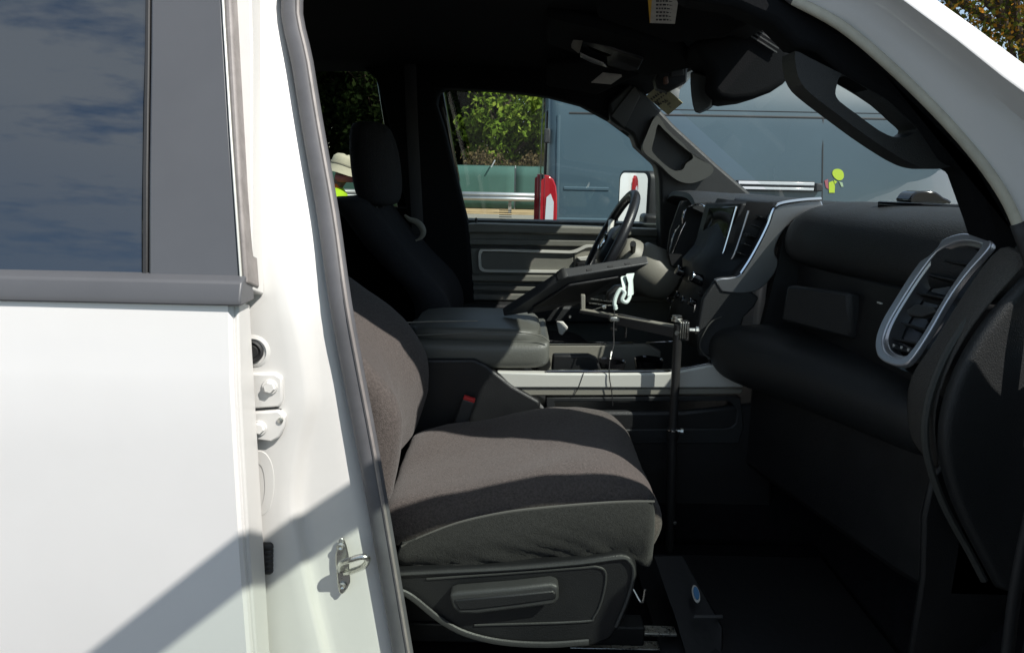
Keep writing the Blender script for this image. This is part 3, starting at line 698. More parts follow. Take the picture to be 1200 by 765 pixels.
# far side interior: pillars and roof rail (each a thick trim piece)
plate('rear_pillar_trim', [(330, 60), (405, 62), (440, 92), (452, 130), (480, 262), (492, 420), (560, 420), (548, 262), (520, 150), (511, 122), (513, 108), (522, 103), (522, 40), (330, 40)], 1.70, .10, 'headliner', T, bevel=.012)
plate('roof_rail_trim', [(505, 40), (505, 104), (530, 103), (600, 107), (644, 113), (682, 123), (715, 141), (745, 163), (755, 120), (735, 95), (700, 75), (600, 60)], 1.685, .10, 'headliner', T, bevel=.012)
plate('rear_belt_trim', [(100, 235), (480, 244), (500, 430), (100, 430)], 1.74, .08, 'headliner', T, bevel=.01)
# far windscreen pillar with moulded grab handle
fap = plate('pillar_trim', [(738, 96), (748, 100), (790, 146), (840, 192), (884, 230), (884, 300), (775, 300), (774, 260), (773, 211), (770, 194), (746, 172), (741, 158), (715, 141), (712, 120)], 1.66, .10, 'soft_black', T, bevel=.012)
plate('pillar_label', [(744, 100), (750, 113), (732, 150), (716, 136)], 1.652, .006, 'door_dark', fap, bevel=.002)
hout = [P(x, y, 1.62) for x, y in pxs([(768, 136), (776, 142), (782, 152), (800, 168), (812, 182), (822, 188), (836, 196), (832, 206), (815, 214), (800, 214), (786, 206), (772, 192), (758, 182), (753, 172), (757, 160)], 3)]
hin = [P(x, y, 1.62) for x, y in pxs([(771, 146), (778, 152), (795, 168), (810, 180), (812, 186), (804, 192), (800, 199), (790, 200), (778, 192), (766, 180), (764, 174), (767, 162)], 3)]
ringplate('grab_handle', hout, hin, 'pillar_grey', fap, (0, .05, 0), bevel=.012, n=60, seg=3, smooth=60)
# glass
wsg = []
def wsx(y, z):   # windscreen surface
    c = 1-((y-1.0)/.74)**2
    return .51+.14*c*(.75)+(1.925+.03*c-z)/.80
for z in (1.93, 1.8, 1.6, 1.42):
    wsg.append([Vector((wsx(y, z), y, z+.02*(1-((y-1)/.74)**2))) for y in (.24, .32, .5, .75, 1.0, 1.25, 1.5, 1.68, 1.76)])
wshield = MB().loft(wsg, ring=False).build('windscreen', 'windshield_glass', T, smooth=180)
mk('front_window', [P(500, 95, 1.83), P(660, 95, 1.83), P(800, 180, 1.83), P(800, 272, 1.87), P(500, 272, 1.87)], [(0, 1, 2, 3, 4)], 'clear_glass', T, smooth=0)
mk('rear_window', [P(340, 85, 1.83), P(470, 85, 1.83), P(500, 262, 1.87), P(340, 262, 1.87)], [(0, 1, 2, 3)], 'dark_tint', T, smooth=0)
fr = MB()
fr.prism([(P(440, 60, 1.86).x, 1.97), (P(470, 260, 1.86).x, 1.38), (P(548, 260, 1.86).x, 1.38), (P(520, 100, 1.86).x, 1.90), (P(520, 60, 1.86).x, 1.97)], 1.835, 1.90)
fr.build('outer_pillar', 'gloss_black', T, bevel=.008)
# window etch label
et = MB()
for i in range(5):
    a = P(585, 246.5+i*2.6, 1.86); et.box((a.x+.025*(1 if i < 4 else .6), 1.862, a.z), (.05*(1 if i < 4 else .5), .001, .003))
et.build('etched_marks', 'van_trim', T)
MB().lathe(P(558, 266, 1.80), (0, 0, 1), [(.005, -.02), (.0055, .03), (.003, .036)], 10).build('lock_pin', 'black_plastic', T)
# ---------------- driver door inner panel
DY = 1.765
dd = plate('driver_door', [(490, 268), (560, 263), (700, 267), (800, 271), (830, 300), (830, 560), (490, 560)], DY, .12, 'door_plastic', T, bevel=.006)
plate('door_top_pad', [(490, 266), (560, 262), (700, 266), (800, 270), (800, 279), (700, 276), (560, 273), (490, 277)], DY-.03, .05, 'door_plastic', dd, bevel=.008, seg=3)
plate('door_ridge', [(500, 282), (560, 280), (800, 283), (800, 291), (560, 287), (500, 289)], DY-.014, .03, 'door_plastic', dd, bevel=.004)
plate('door_groove', [(500, 288.5), (560, 287.4), (800, 291.4), (800, 295), (560, 291), (500, 292)], DY-.004, .02, 'black_plastic', dd, bevel=.001)
io = [P(x, y, DY-.02) for x, y in pxs([(563, 292), (590, 292), (640, 293.5), (668, 294.5), (674, 293), (686, 287), (720, 287), (720, 320), (640, 320), (566, 319), (561, 315), (560, 297)], 0)]
ii = [P(x, y, DY-.02) for x, y in pxs([(566, 294.7), (590, 295), (640, 296.5), (669, 297.3), (676, 296), (688, 290), (717, 290), (717, 317), (640, 317), (568, 316), (564, 313), (563.5, 299)], 0)]
ringplate('insert_trim', io, ii, 'satin_silver', dd, (0, .022, 0), bevel=.001, n=90)
plate('insert_panel', [(564, 295), (672, 297), (672, 318), (564, 316)], DY-.006, .02, 'door_plastic', dd, bevel=.003)
plate('handle_cup', [(673, 297), (688, 290), (720, 290), (720, 318), (673, 318)], DY-.010, .02, 'column_grey', dd, bevel=.003)
plate('pull_handle', [(676, 302), (700, 299), (712, 300), (712, 306), (680, 306)], DY-.03, .02, 'satin_silver', dd, bevel=.003)
plate('switch_panel', [(676, 308), (714, 306), (716, 314), (676, 316)], DY-.05, .04, 'black_plastic', dd, bevel=.004)
for y0, y1, dy, m in ((322, 330, .035, 'door_plastic'), (334, 341, .022, 'door_plastic'), (344, 352, .03, 'door_plastic')):
    plate('door_ridge', [(548, y0), (800, y0+3), (800, y1+3), (548, y1)], DY-dy, dy+.01, m, dd, bevel=.006)
plate('armrest', [(540, 356), (720, 360), (720, 380), (545, 378)], DY-.10, .11, 'soft_black', dd, bevel=.012)
plate('map_pocket', [(560, 420), (760, 420), (760, 500), (560, 500)], DY-.07, .08, 'black_plastic', dd, bevel=.012)
# ---------------- far wing mirror
mr_o = pxs([(724, 203), (734, 200.5), (760, 200), (770, 203), (774, 212), (774, 263), (726, 263), (720, 250), (721, 215)], 0)
mz0, mz1 = P(745, 263, 2.17).z, P(745, 200, 2.17).z
def rrect(cy, cz, hy, hz, r, n=5):
    o = []
    for sx, sy, a0 in ((1, 1, 0), (-1, 1, 90), (-1, -1, 180), (1, -1, 270)):
        for k in range(n+1):
            a = rad(a0+90*k/n); o.append((cy+sx*(hy-r)+math.cos(a)*r, cz+sy*(hz-r)+math.sin(a)*r))
    return o
mc_ = Vector((P(743, 230, 2.17).x, 2.17, (mz0+mz1)/2-.015)); hz = (mz1-mz0)/2+.015
mn_ = Vector((-math.cos(rad(27)), -math.sin(rad(27)), 0)); mt_ = Vector((math.sin(rad(27)), -math.cos(rad(27)), 0))
def mring(d, sy, sz): return [mc_+mn_*d+mt_*(u*sy)+Vector((0, 0, v*sz)) for u, v in rrect(0, 0, .115, hz, .035)]
wm = MB().loft([mring(.004, .97, .98), mring(0, 1, 1), mring(-.04, 1, 1), mring(-.09, .86, .9), mring(-.115, .6, .7)]).build('wing_mirror', 'black_plastic', T, smooth=50)
MB().add(mring(.007, .88, .92), [tuple(range(24))]).build('mirror_glass', 'mirror', wm, smooth=0)
MB().box((mc_.x+.06, 2.04, mz0+.03), (.09, .12, .05)).build('mirror_arm', 'black_plastic', wm, bevel=.015)

# ---------------- seats
def rect_ring(x0, x1, y0, y1, z, fx, bol):
    pass
def make_cushion(y0, parent):
    """seat cushion: profile sections across the width"""
    W = .52; secs = []
    for t, dz, inx in ((0, -.075, .035), (.025, -.022, .008), (.10, .004, 0), (.25, -.006, 0), (.5, -.012, 0), (.75, -.004, 0), (.90, .006, 0), (.975, -.02, .008), (1, -.075, .035)):
        y = y0+W*t; zt = .995+dz; zb = .835
        pr = [(-.27+inx, .88), (-.26+inx, zt-.07), (-.20, zt-.055), (-.08, zt-.036), (.04, zt-.006), (.15, zt+.008), (.235, zt+.004), (.285-inx*.4, zt-.022), (.316-inx, zt-.065), (.322-inx, .90), (.312-inx, .855), (.28-inx, zb-.01), (.1, zb-.005), (-.1, zb), (-.24, zb)]
        secs.append([Vector((x, y, max(z, zb-.012))) for x, z in pr])
    o = MB().loft(secs).build('seat_cushion', 'seat_cloth', parent, smooth=180, sub=2)
    return o
def make_back(y0, parent, dx=0, side=0):
    W = .52; secs = []
    tab = [(.93, -.235), (.99, -.205), (1.06, -.178), (1.13, -.176), (1.20, -.198), (1.28, -.25), (1.36, -.305), (1.46, -.362), (1.56, -.415), (1.63, -.452), (1.665, -.49)]
    if side == 0: tab = [(.89, -.245), (.97, -.222), (1.06, -.205), (1.13, -.205), (1.20, -.24), (1.28, -.30), (1.36, -.37), (1.46, -.45), (1.56, -.53), (1.62, -.58), (1.65, -.61)]
    tab = [(z if z < 1.2 else 1.2+(z-1.2)*.66, x) for z, x in tab]
    for i, (z, xf) in enumerate(tab):
        sh = 0 if z < 1.25 else (z-1.25)*.22
        bol = .05 if z < 1.34 else .05*(1-(z-1.34)/.21)*1+.005
        th = .15
        y_a, y_b = y0+sh, y0+W-sh; c = (y_a+y_b)/2; w_ = (y_b-y_a)/2
        xx = xf+dx
        ring = [(xx-th, c-w_*.8), (xx-th*.6, c-w_), (xx-.03, c-w_*.99), (xx, c-w_*.86), (xx-bol*.5, c-w_*.62), (xx-bol, c-w_*.3), (xx-bol, c), (xx-bol, c+w_*.3), (xx-bol*.5, c+w_*.62), (xx, c+w_*.86), (xx-.03, c+w_*.99), (xx-th*.6, c+w_), (xx-th, c+w_*.8), (xx-th*1.05, c)]
        secs.append([Vector((x, y, z-(.0 if z < 1.6 else .0))) for x, y in ring])
    return MB().loft(secs).build('seat_backrest', 'seat_cloth', parent, smooth=180, sub=2)
ctex = bpy.data.textures.new('cloth_sag', 'CLOUDS'); ctex.noise_scale = 0.13; ctex.noise_depth = 2
def sag(o, k):
    d = o.modifiers.new('sag', 'DISPLACE'); d.texture = ctex; d.strength = k; d.mid_level = 0.5; d.texture_coords = 'LOCAL'
def make_headrest(y0, parent, dx=0):
    c = y0+.26; secs = []
    for z, hw, th, xo in ((1.475, .11, .045, -.495), (1.49, .135, .07, -.50), (1.56, .145, .082, -.505), (1.66, .142, .080, -.515), (1.735, .125, .066, -.525), (1.755, .095, .04, -.53)):
        secs.append([Vector((xo+dx+math.cos(a)*th*(1 if abs(math.cos(a)) < .9 else 1), c+math.copysign(abs(math.sin(a))**.6, math.sin(a))*hw, z)) for a in [2*math.pi*k/16 for k in range(16)]])
    h = MB().loft(secs).build('headrest', 'seat_cloth', parent, smooth=180, sub=1)
    for s in (-.06, .06): MB().tube([(-.50+dx, c+s, 1.42), (-.505+dx, c+s, 1.52)], .006, 8).build('headrest_post', 'black_plastic', h)
    return h
def wrinkle(o, amp, sc_, zlo, zhi, ymax):
    base = ORIG.get(o.name, Vector())
    me = o.data
    for v in me.vertices:
        p_ = v.co+base
        v.co += Vector((0, -1, 0))*0
# passenger seat is a part tree on an intermediate mesh: the frame
def make_seat(y0, side):
    seat = MB().box((0, y0+.26, .795), (.46, .44, .08)).build('front_seat', 'black_plastic', T, bevel=.02)
    for s in (.07, .43):
        MB().box((.02, y0+s, .625), (.56, .05, .045)).build('seat_rail', 'black_plastic', seat, bevel=.004)
        MB().box((-.02, y0+s, .70), (.40, .03, .14)).build('seat_bracket', 'black_plastic', seat, bevel=.004)
    cu = make_cushion(y0, seat); bk = make_back(y0, seat, 0, side); sag(cu, .016); sag(bk, .016); hd = make_headrest(y0, seat, -.10 if side == 0 else .035)
    return seat
pseat = make_seat(.275, 0)
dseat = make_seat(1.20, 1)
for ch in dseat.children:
    if ch.data.materials[0] == M['seat_cloth']: ch.data.materials[0] = M['seat_cloth_shaded']
# cover side skirt with creases, below the seam of the passenger cushion
sk = []
NXs = 60
seam_px = [(470, 643), (500, 629), (540, 614), (590, 603), (640, 597), (700, 592), (740, 590), (768, 590)]
seam3 = cat([P(x, y, .262) for x, y in seam_px], 8)
low_px = [(462, 662), (500, 664), (560, 662), (620, 660), (680, 657), (730, 652), (765, 668)]
low3 = cat([P(x, y, .262) for x, y in low_px], 9)
def along(c, t):
    f_ = t*(len(c)-1); i = min(int(f_), len(c)-2); return c[i].lerp(c[i+1], f_-i)
NZ = 14
for i in range(NXs+1):
    t = i/NXs; a = along(seam3, t); b = along(low3, t); colm = []
    for j in range(NZ+1):
        s = j/NZ; p_ = a.lerp(b, s)
        u = t*9+s*2.2
        wr = (math.sin(u*1.7+2.2*noise.noise(Vector((t*6, s*1.5, 3))))*.5+noise.noise(Vector((t*22-s*9, s*3, 7)))*.9)*(s**1.3)*.011*(1 if .25 < t < .8 else .45)
        bulge = -.012*math.sin(min(1, s*1.15)*math.pi)
        edge = .03*max(0, (t-.95)/.05)**2+.012*max(0, (.04-t)/.04)
        colm.append(p_+Vector((0, bulge-wr+.012*(1-s)**3+edge, 0)))
    sk.append(colm)
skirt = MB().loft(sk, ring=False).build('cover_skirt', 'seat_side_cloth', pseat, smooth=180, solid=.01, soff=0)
MB().tube([p_+Vector((0, .008, .001)) for p_ in seam3], .0026, 6).build('seam_piping', 'thread', pseat)
# plastic side shield + recline lever
shield = plate('seat_shield', [(455, 671), (520, 668), (600, 664), (680, 657), (728, 650), (740, 653), (746, 662), (747, 676), (741, 700), (730, 730), (716, 750), (695, 758), (640, 760), (585, 757), (545, 746), (515, 728), (482, 700), (455, 690)], .235, .05, 'black_plastic', pseat, bevel=.009, seg=4)
rim_ = [P(x, y, .231) for x, y in pxs([(462, 673), (520, 670), (600, 666), (680, 659.5), (727, 653.5), (737, 657), (742, 665), (742, 678), (735, 703), (722, 734)], 4, False)]
MB().tube(rim_, .0036, 8).build('shield_bead', 'door_dark', shield)
rim2 = [P(x, y, .229) for x, y in pxs([(462, 690), (482, 699), (516, 726), (546, 742), (588, 752), (640, 755), (690, 752)], 4, False)]
MB().tube(rim2, [.007]*len(rim2), 8, flat=(Vector((0, 1, 0)), .6)).build('shield_bead', 'door_dark', shield)
rim3 = [P(x, y, .2335) for x, y in pxs([(500, 678), (600, 671), (680, 665), (700, 664), (710, 672), (706, 700), (696, 722), (680, 728), (556, 732)], 4, False)]
MB().tube(rim3, .0024, 6).build('shield_crease', 'door_dark', shield)
lev = plate('recline_lever', [(526, 697), (535, 694), (600, 689), (646, 684), (655, 687), (655, 702), (650, 709), (610, 714), (560, 720), (538, 720), (530, 712)], .202, .034, 'door_dark', shield, bevel=.007, seg=4)
plate('lever_grip', [(532, 703), (600, 697), (648, 692), (652, 696), (651, 702), (610, 708), (560, 714), (538, 715)], .199, .006, 'black_plastic', lev, bevel=.003)
for a, b in (((688, 735), (765, 741)), ((694, 752), (765, 760))):
    pa, pb = P(a[0], a[1], .36), P(b[0], b[1], .36)
    MB().box(((pa.x+pb.x)/2, .36, (pa.z+pb.z)/2), (abs(pb.x-pa.x)+.1, .03, .006)).build('seat_track', 'zinc', pseat, bevel=.001)
MB().tube(cat([P(742, 690, .30), P(752, 706, .28), P(756, 690, .28)], 5), .0025, 6).build('wire_loop', 'zinc', pseat)
# rear bench
rb = MB(); rb.box((-1.05, 1.0, .88), (.5, 1.5, .2)).build('rear_bench', 'seat_cloth', T, bevel=.05, seg=4)
MB().box((-1.5, 1.0, 1.25), (.18, 1.5, .75), Matrix.Rotation(rad(-8), 3, 'Y')).build('rear_backrest', 'seat_cloth', T, bevel=.06, seg=4)
# belt buckle + belt guide
bk0 = P(544, 484, .79)
bkm = Matrix.Rotation(rad(18), 3, 'Y')
bu = MB().box(bk0, (.036, .022, .082), bkm).build('belt_buckle', 'door_dark', T, bevel=.005, seg=3)  # buckle greyed: sunlight on it is put into the colour
MB().box(bk0+bkm @ Vector((0, -.001, .043)), (.032, .018, .010), bkm).build('release_button', 'red_plastic', bu, bevel=.002)
MB().box(bk0+bkm @ Vector((0, .002, -.06)), (.022, .006, .05), bkm).build('buckle_strap', 'label_white', bu, bevel=.002)
gd = [P(x, y, 1.60) for x, y in pxs([(474, 252), (480, 257), (488, 260), (494, 266), (496, 273), (493, 279), (487, 282)], 4, False)]
bg_ = MB().tube(gd, [.004+.008*math.sin(min(1, i/len(gd)*1.1)*math.pi) for i in range(len(gd))], 8, flat=(Vector((0, 1, 0)), .5)).build('belt_guide', 'column_grey', T)
MB().tube([P(490, 275, 1.63), P(483, 150, 1.66), P(480, 60, 1.66)], .022, 8, flat=(Vector((0, 1, 0)), .12)).build('belt_webbing', 'belt_web', bg_)

# ---------------- centre console
CY = .84
con = MB().prism([(p_.x, p_.z) for p_ in [P(x, y, CY) for x, y in [(440, 425), (562, 424), (600, 448), (640, 478), (700, 482), (800, 482), (905, 470), (905, 700), (440, 700)]]], CY+.0, 1.16).build('centre_console', 'black_plastic', T, bevel=.01)
plate('console_flank', [(440, 428), (480, 421), (556, 421), (570, 428), (600, 452), (632, 470), (634, 476), (600, 520), (440, 560)], CY-.02, .03, 'black_plastic', con, bevel=.012, seg=3)
def arm_sec(x, hz, zc, y0, y1):
    return [Vector((x, y, z)) for y, z in rrect((y0+y1)/2, zc, (y1-y0)/2, hz, min(.03, hz*.7), 4)]
A0 = P(470, 400, .83); A1 = P(646, 398, .83)
zt = P(560, 400, .83).z; zb = P(600, 436, .83).z
zt2 = P(560, 372, .9).z
arm = MB().loft([arm_sec(A0.x-.02, .03, (zt+zb)/2, .86, 1.16), arm_sec(A0.x, .034, (zt+zb)/2+.003, .838, 1.19), arm_sec(A0.x+.12, .040, (zt+zb)/2+.000, .832, 1.195), arm_sec(A1.x-.09, .040, (zt+zb)/2, .832, 1.195), arm_sec(A1.x-.03, .037, (zt+zb)/2+.001, .834, 1.19), arm_sec(A1.x-.006, .038, (zt+zb)/2+.008, .842, 1.18), arm_sec(A1.x, .024, (zt+zb)/2+.012, .855, 1.17)]).build('armrest_lid', 'leather', con, smooth=60, sub=1)
MB().loft([[Vector((x, y, z)) for y, z in rrect(1.02, zt+.002+dz, .165*s, .022*s, .018*s, 4)] for x, s, dz in ((A0.x+.01, .8, 0), (A0.x+.05, 1, .006), (A1.x-.12, 1, .006), (A1.x-.05, .93, .002), (A1.x-.02, .7, -.004))]).build('armrest_pad', 'leather', arm, smooth=60, sub=1)
st_ = [P(x, y, .836) for x, y in pxs([(468, 396), (520, 393), (590, 391), (630, 394), (644, 402)], 4, False)]
MB().tube([p_+Vector((0, .001, .004)) for p_ in st_], .0016, 6).build('stitching', 'door_plastic', arm)
MB().tube(cat([P(462, 397, .85), P(466, 386, .85), P(478, 378, .85), P(560, 376, .87)], 4), .002, 6).build('lid_edge', 'column_grey', arm)
# silver side rail
plate('console_rail', [(582, 436), (640, 437.5), (700, 438), (783, 437), (800, 434), (830, 428), (846, 427), (858, 436), (872, 454), (800, 455), (600, 455)], CY-.012, .03, 'satin_silver', con, bevel=.005, seg=3)
plate('rail_under', [(600, 455.5), (872, 455.5), (868, 462), (700, 464), (612, 464)], CY-.006, .03, 'column_grey', con, bevel=.004)
plate('rail_edge', [(640, 434.5), (783, 434), (801, 431), (830, 425.5), (848, 425), (848, 427.3), (830, 428), (801, 433.6), (783, 437), (640, 437.3)], CY-.006, .014, 'chrome', con, bevel=.001)
pl_ = [P(684, 437, CY-.013), P(678, 454, CY-.013), P(672, 464, CY-.010)]
MB().tube(pl_, .0012, 5).build('rail_joint', 'van_seam', con)
# storage tray side: recess below the rail with lit ledge
ro = [P(x, y, CY-.004) for x, y in pxs([(640, 466), (868, 464), (872, 500), (866, 520), (640, 520)], 0)]
ri = [P(x, y, CY-.004) for x, y in pxs([(650, 471), (856, 470), (864, 480), (862, 498), (854, 502), (650, 504)], 0)]
ringplate('side_pocket', ro, ri, 'soft_black', con, (0, .06, 0), bevel=.003, n=60)
# bins in front of the armrest
b1 = P(640, 402, 1.0); b2 = P(775, 402, 1.0)
MB().prism([(p_.x, p_.z) for p_ in [P(x, y, 1.17) for x, y in [(630, 404), (760, 404), (775, 412), (775, 445), (630, 445)]]], 1.17, 1.195).build('bin_wall', 'column_grey', con, bevel=.006)
MB().tube([P(632, 401.5, 1.17), P(742, 402, 1.17)], .0035, 6).build('bin_edge', 'chrome', con)
MB().tube([P(757, 402, 1.17), P(795, 400, 1.17)], .003, 6).build('bin_edge', 'chrome', con)
plate('bin_divider', [(648, 416), (690, 416), (700, 420), (706, 436), (646, 436)], .95, .03, 'black_plastic', con, bevel=.006)
for x, y in ((716, 428), (760, 426)):
    MB().lathe(P(x, y, 1.0)-Vector((0, 0, .05)), (0, 0, 1), [(.036, 0), (.038, .06), (.043, .064), (.043, .06), (.036, .02)], 20).build('cup_holder', 'gloss_black', con)

# ---------------- dashboard
def Xn(y): return (.885-.10*(y-.20)/.2) if y < .4 else (.785-.10*(y-.4)/.46 if y < .86 else .685)
pad = []
for y in (.165, .175, .20, .30, .40, .52, .64, .76, .82, .845):
    e = .03 if y in (.165, .845) else (.008 if y in (.175, .82) else 0)
    x = Xn(y)+e*.6
    pr = [(x+.045, 1.375+e), (x+.012, 1.392+e*.5), (x, 1.43), (x+.006, 1.475), (x+.032, 1.517-e*.5), (x+.09, 1.540-e*.5), (x+.16, 1.546-e*.3), (x+.27, 1.542), (1.14, 1.50), (1.15, 1.40), (x+.14, 1.36+e)]
    pad.append([Vector((a, y, b)) for a, b in pr])
dash = MB().loft(pad).build('dashboard', 'soft_black', T, smooth=180, sub=2)
# driver's half of the dash top with the cluster hood
pad2 = []
for y in (.84, .90, 1.0, 1.15, 1.20, 1.3, 1.45, 1.6, 1.7, 1.74):
    x = .70
    hood_ = 0
    if y < 1.0: x = .78
    zt_ = 1.540+hood_
    pr = [(x+.02, zt_-.06), (x-.008, zt_-.022), (x+.004, zt_-.006), (x+.06, zt_), (.98, zt_-.004), (1.15, 1.50), (1.15, 1.30), (x+.14, 1.30)]
    pad2.append([Vector((a, y, b)) for a, b in pr])
MB().loft(pad2).build('dash_top', 'soft_black', dash, smooth=50, sub=1)
# recessed mid section (upper glove box) and lower bolster
MB().prism([(.845, .755), (.60, .80), (.30, .845), (.20, .86), (.20, 1.1), (.845, 1.1)], 1.16, 1.40, 'Z') if False else None
mid = MB().add([Vector((x, y, z)) for z in (1.17, 1.385) for x, y in [(.755, .845), (.785, .60), (.825, .30), (.85, .17), (1.1, .17), (1.1, .845)]],
               [tuple(range(6)), tuple(range(6, 12))]+[(i, (i+1) % 6, 6+(i+1) % 6, 6+i) for i in range(6)]).build('dash_middle', 'black_plastic', dash, bevel=.01)
gl = [PXp(x, y, .772) for x, y in [(925, 333), (994, 341), (998, 396), (918, 374)]]
def slab_on(name, px, X, th, m, parent, bevel=.004, k=0):
    a = [PXp(x, y, X) for x, y in pxs(px, k)]; b = [p_+Vector((th, 0, 0)) for p_ in a]; n = len(a)
    return MB().add(a+b, [tuple(range(n)), tuple(range(n, 2*n))]+[(i, (i+1) % n, n+(i+1) % n, n+i) for i in range(n)]).build(name, m, parent, bevel=bevel)
def slab_dir(name, pts, off, m, parent, bevel=.004, seg=2, smooth=40):
    off = Vector(off); b = [p_+off for p_ in pts]; n = len(pts)
    return MB().add(list(pts)+b, [tuple(range(n)), tuple(range(n, 2*n))]+[(i, (i+1) % n, n+(i+1) % n, n+i) for i in range(n)]).build(name, m, parent, bevel=bevel, seg=seg, smooth=smooth)
slab_dir('glove_door', [P(922, 334, .70), P(994, 343, .56), P(998, 398, .56), P(914, 376, .70)], (.03, 0, 0), 'soft_black', dash, bevel=.008)
MB().box(P(1031, 355, .44), (.004, .016, .003)).build('glove_latch', 'satin_silver', dash)
bol = []
for y, xf in ((.865, .545), (.85, .525), (.80, .535), (.70, .585), (.58, .645), (.45, .70), (.33, .745), (.25, .775), (.225, .80)):
    e = .03 if y in (.865, .225) else 0
    zt_ = 1.205-.01*(.8-y)/.5; zb_ = 1.075
    pr = [(xf+.10, zb_-.03+e), (xf+.04, zb_-.01+e), (xf+.008+e*.5, zb_+.03), (xf+e*.5, zb_+.07), (xf+.012+e*.5, zt_-.02), (xf+.05, zt_-e*.5), (xf+.12, zt_+.01-e*.5), (1.0, zt_+.01), (1.0, zb_-.05)]
    bol.append([Vector((a, y, b)) for a, b in pr])
MB().loft(bol).build('knee_bolster', 'soft_black', dash, smooth=180, sub=2)
MB().add([Vector((x, y, z)) for z in (.80, 1.09) for x, y in [(.66, .86), (.80, .30), (.84, .20), (1.06, .20), (1.06, .86)]],
         [tuple(range(5)), tuple(range(5, 10))]+[(i, (i+1) % 5, 5+(i+1) % 5, 5+i) for i in range(5)]).build('lower_panel', 'black_plastic', dash, bevel=.02)
# passenger air vent: tall bezel
def vp(x, y, off=0):   # plane of the vent face
    pass
VP0 = Vector((.745, .30, 1.25)); VN = Vector((-.93, -.12, .40)).normalized()
bo = [PPL(x, y, VP0, VN) for x, y in pxs([(1100, 290), (1120, 279), (1138, 276), (1163, 281), (1168, 288), (1160, 300), (1140, 322), (1118, 352), (1095, 392), (1076, 421), (1064, 431), (1048, 429), (1034, 420), (1031, 402), (1038, 380), (1052, 356), (1075, 320)], 3)]
bi = [PPL(x, y, VP0, VN) for x, y in pxs([(1103, 297), (1122, 287), (1138, 284), (1154, 287), (1157, 290), (1150, 300), (1132, 322), (1112, 352), (1090, 390), (1072, 416), (1062, 423), (1050, 421), (1041, 414), (1039, 401), (1045, 383), (1058, 360), (1080, 326)], 3)]
cb = sum(bi, Vector())/len(bi); bi = [cb+(p_-cb)*.982 for p_ in bi]
bz_ = ringplate('vent_bezel', [p_+VN*.012 for p_ in bo], [p_+VN*.012 for p_ in bi], 'bezel_silver', dash, -VN*.014, bevel=.003, n=84, seg=3, smooth=60)
cb = sum(bi, Vector())/len(bi)
bi2 = [cb+(p_-cb)*.94 for p_ in bi]
ringplate('vent_throat', [p_+VN*.008 for p_ in bi], [p_+VN*.004 for p_ in bi2], 'dark_silver', dash, -VN*.03, bevel=.001, n=84, smooth=60)
slab_dir('vent_back', [p_-VN*.028 for p_ in resample(bo, 40)], -VN*.01, 'gloss_black', bz_, bevel=0)
for i, (x0, y0, x1, y1) in enumerate([(1103, 305, 1135, 310), (1088, 322, 1123, 330), (1074, 343, 1110, 350), (1056, 378, 1090, 388), (1046, 396, 1080, 404)]):
    a = PPL(x0, y0, VP0, VN)-VN*.012; b = PPL(x1, y1, VP0, VN)-VN*.012
    d = (b-a).normalized(); up_ = VN.cross(d)
    rm = Matrix((d, VN, up_)).transposed()
    MB().box((a+b)/2, ((b-a).length, .026, .004), rm).build('vent_vane', 'black_plastic', bz_, bevel=.001)
tb_ = [PPL(x, y, VP0, VN)+VN*.004 for x, y in [(1064, 364), (1075, 357), (1096, 360), (1098, 366), (1082, 372), (1066, 370)]]
slab_dir('vent_tab', tb_, -VN*.014, 'door_dark', bz_, bevel=.002)
tb_ = [PPL(x, y, VP0, VN)-VN*.004 for x, y in [(1044, 402), (1066, 407), (1064, 413), (1043, 407)]]
slab_dir('vent_wheel', tb_, -VN*.012, 'black_plastic', bz_, bevel=.002)
for x, y in ((1046, 404), (1055, 406.3), (1063, 409)):
    MB().box(PPL(x, y, VP0, VN)-VN*.003, (.003, .003, .005)).build('vent_mark', 'label_white', bz_)
# grained end cap beside the vent, catching the sun
def face_loft(name, cols, m, parent, th=.004, sub=0):
    return MB().loft(cols, ring=False).build(name, m, parent, smooth=180, solid=th, soff=0, sub=sub)
ec_t = [(1174, 284, .16), (1150, 312, .185), (1124, 352, .20), (1100, 390, .215), (1082, 420, .23), (1066, 436, .25), (1060, 470, .26), (1066, 520, .26)]
ec_b = [(1215, 300, .115), (1185, 330, .125), (1155, 362, .135), (1128, 400, .145), (1108, 440, .15), (1096, 480, .155), (1096, 520, .16), (1106, 560, .16)]
face_loft('dash_end_cap', [[P(*a), P((a[0]+b[0])/2-2, (a[1]+b[1])/2-2, (a[2]+b[2])/2-.006), P(*b)] for a, b in zip(ec_t, ec_b)], 'grain_plastic', dash, sub=1)
# cowl side trim: curved edge and the dark panel ahead of it
arc = [(1240, 285), (1205, 318), (1172, 352), (1142, 390), (1118, 432), (1102, 478), (1098, 520), (1106, 562), (1124, 608), (1150, 655), (1168, 690)]
arc3 = cat([P(x, y, .13) for x, y in arc], 4)
ct = MB().loft([[P(x, y, .15), P(x-1, y-1, .125), P(x+10, y+3, .108), P(x+22, y+5, .112), P(x+60, y+8, .12), P(x+220, y, .13)] for x, y in arc], ring=False).build('cowl_trim', 'soft_black', T, smooth=180, solid=.004, sub=1)
MB().tube([p_+Vector((-.004, .03, 0)) for p_ in arc3[4:]], .007, 8).build('trim_bead', 'pillar_grey', ct)  # bead lightened so its highlight is part of the colour
MB().prism([(.80, .58), (1.05, .58), (1.05, 1.2), (.88, 1.2), (.79, 1.06), (.785, .98), (.80, .85)], .20, .215).build('kick_panel', 'black_plastic', T, bevel=.006)
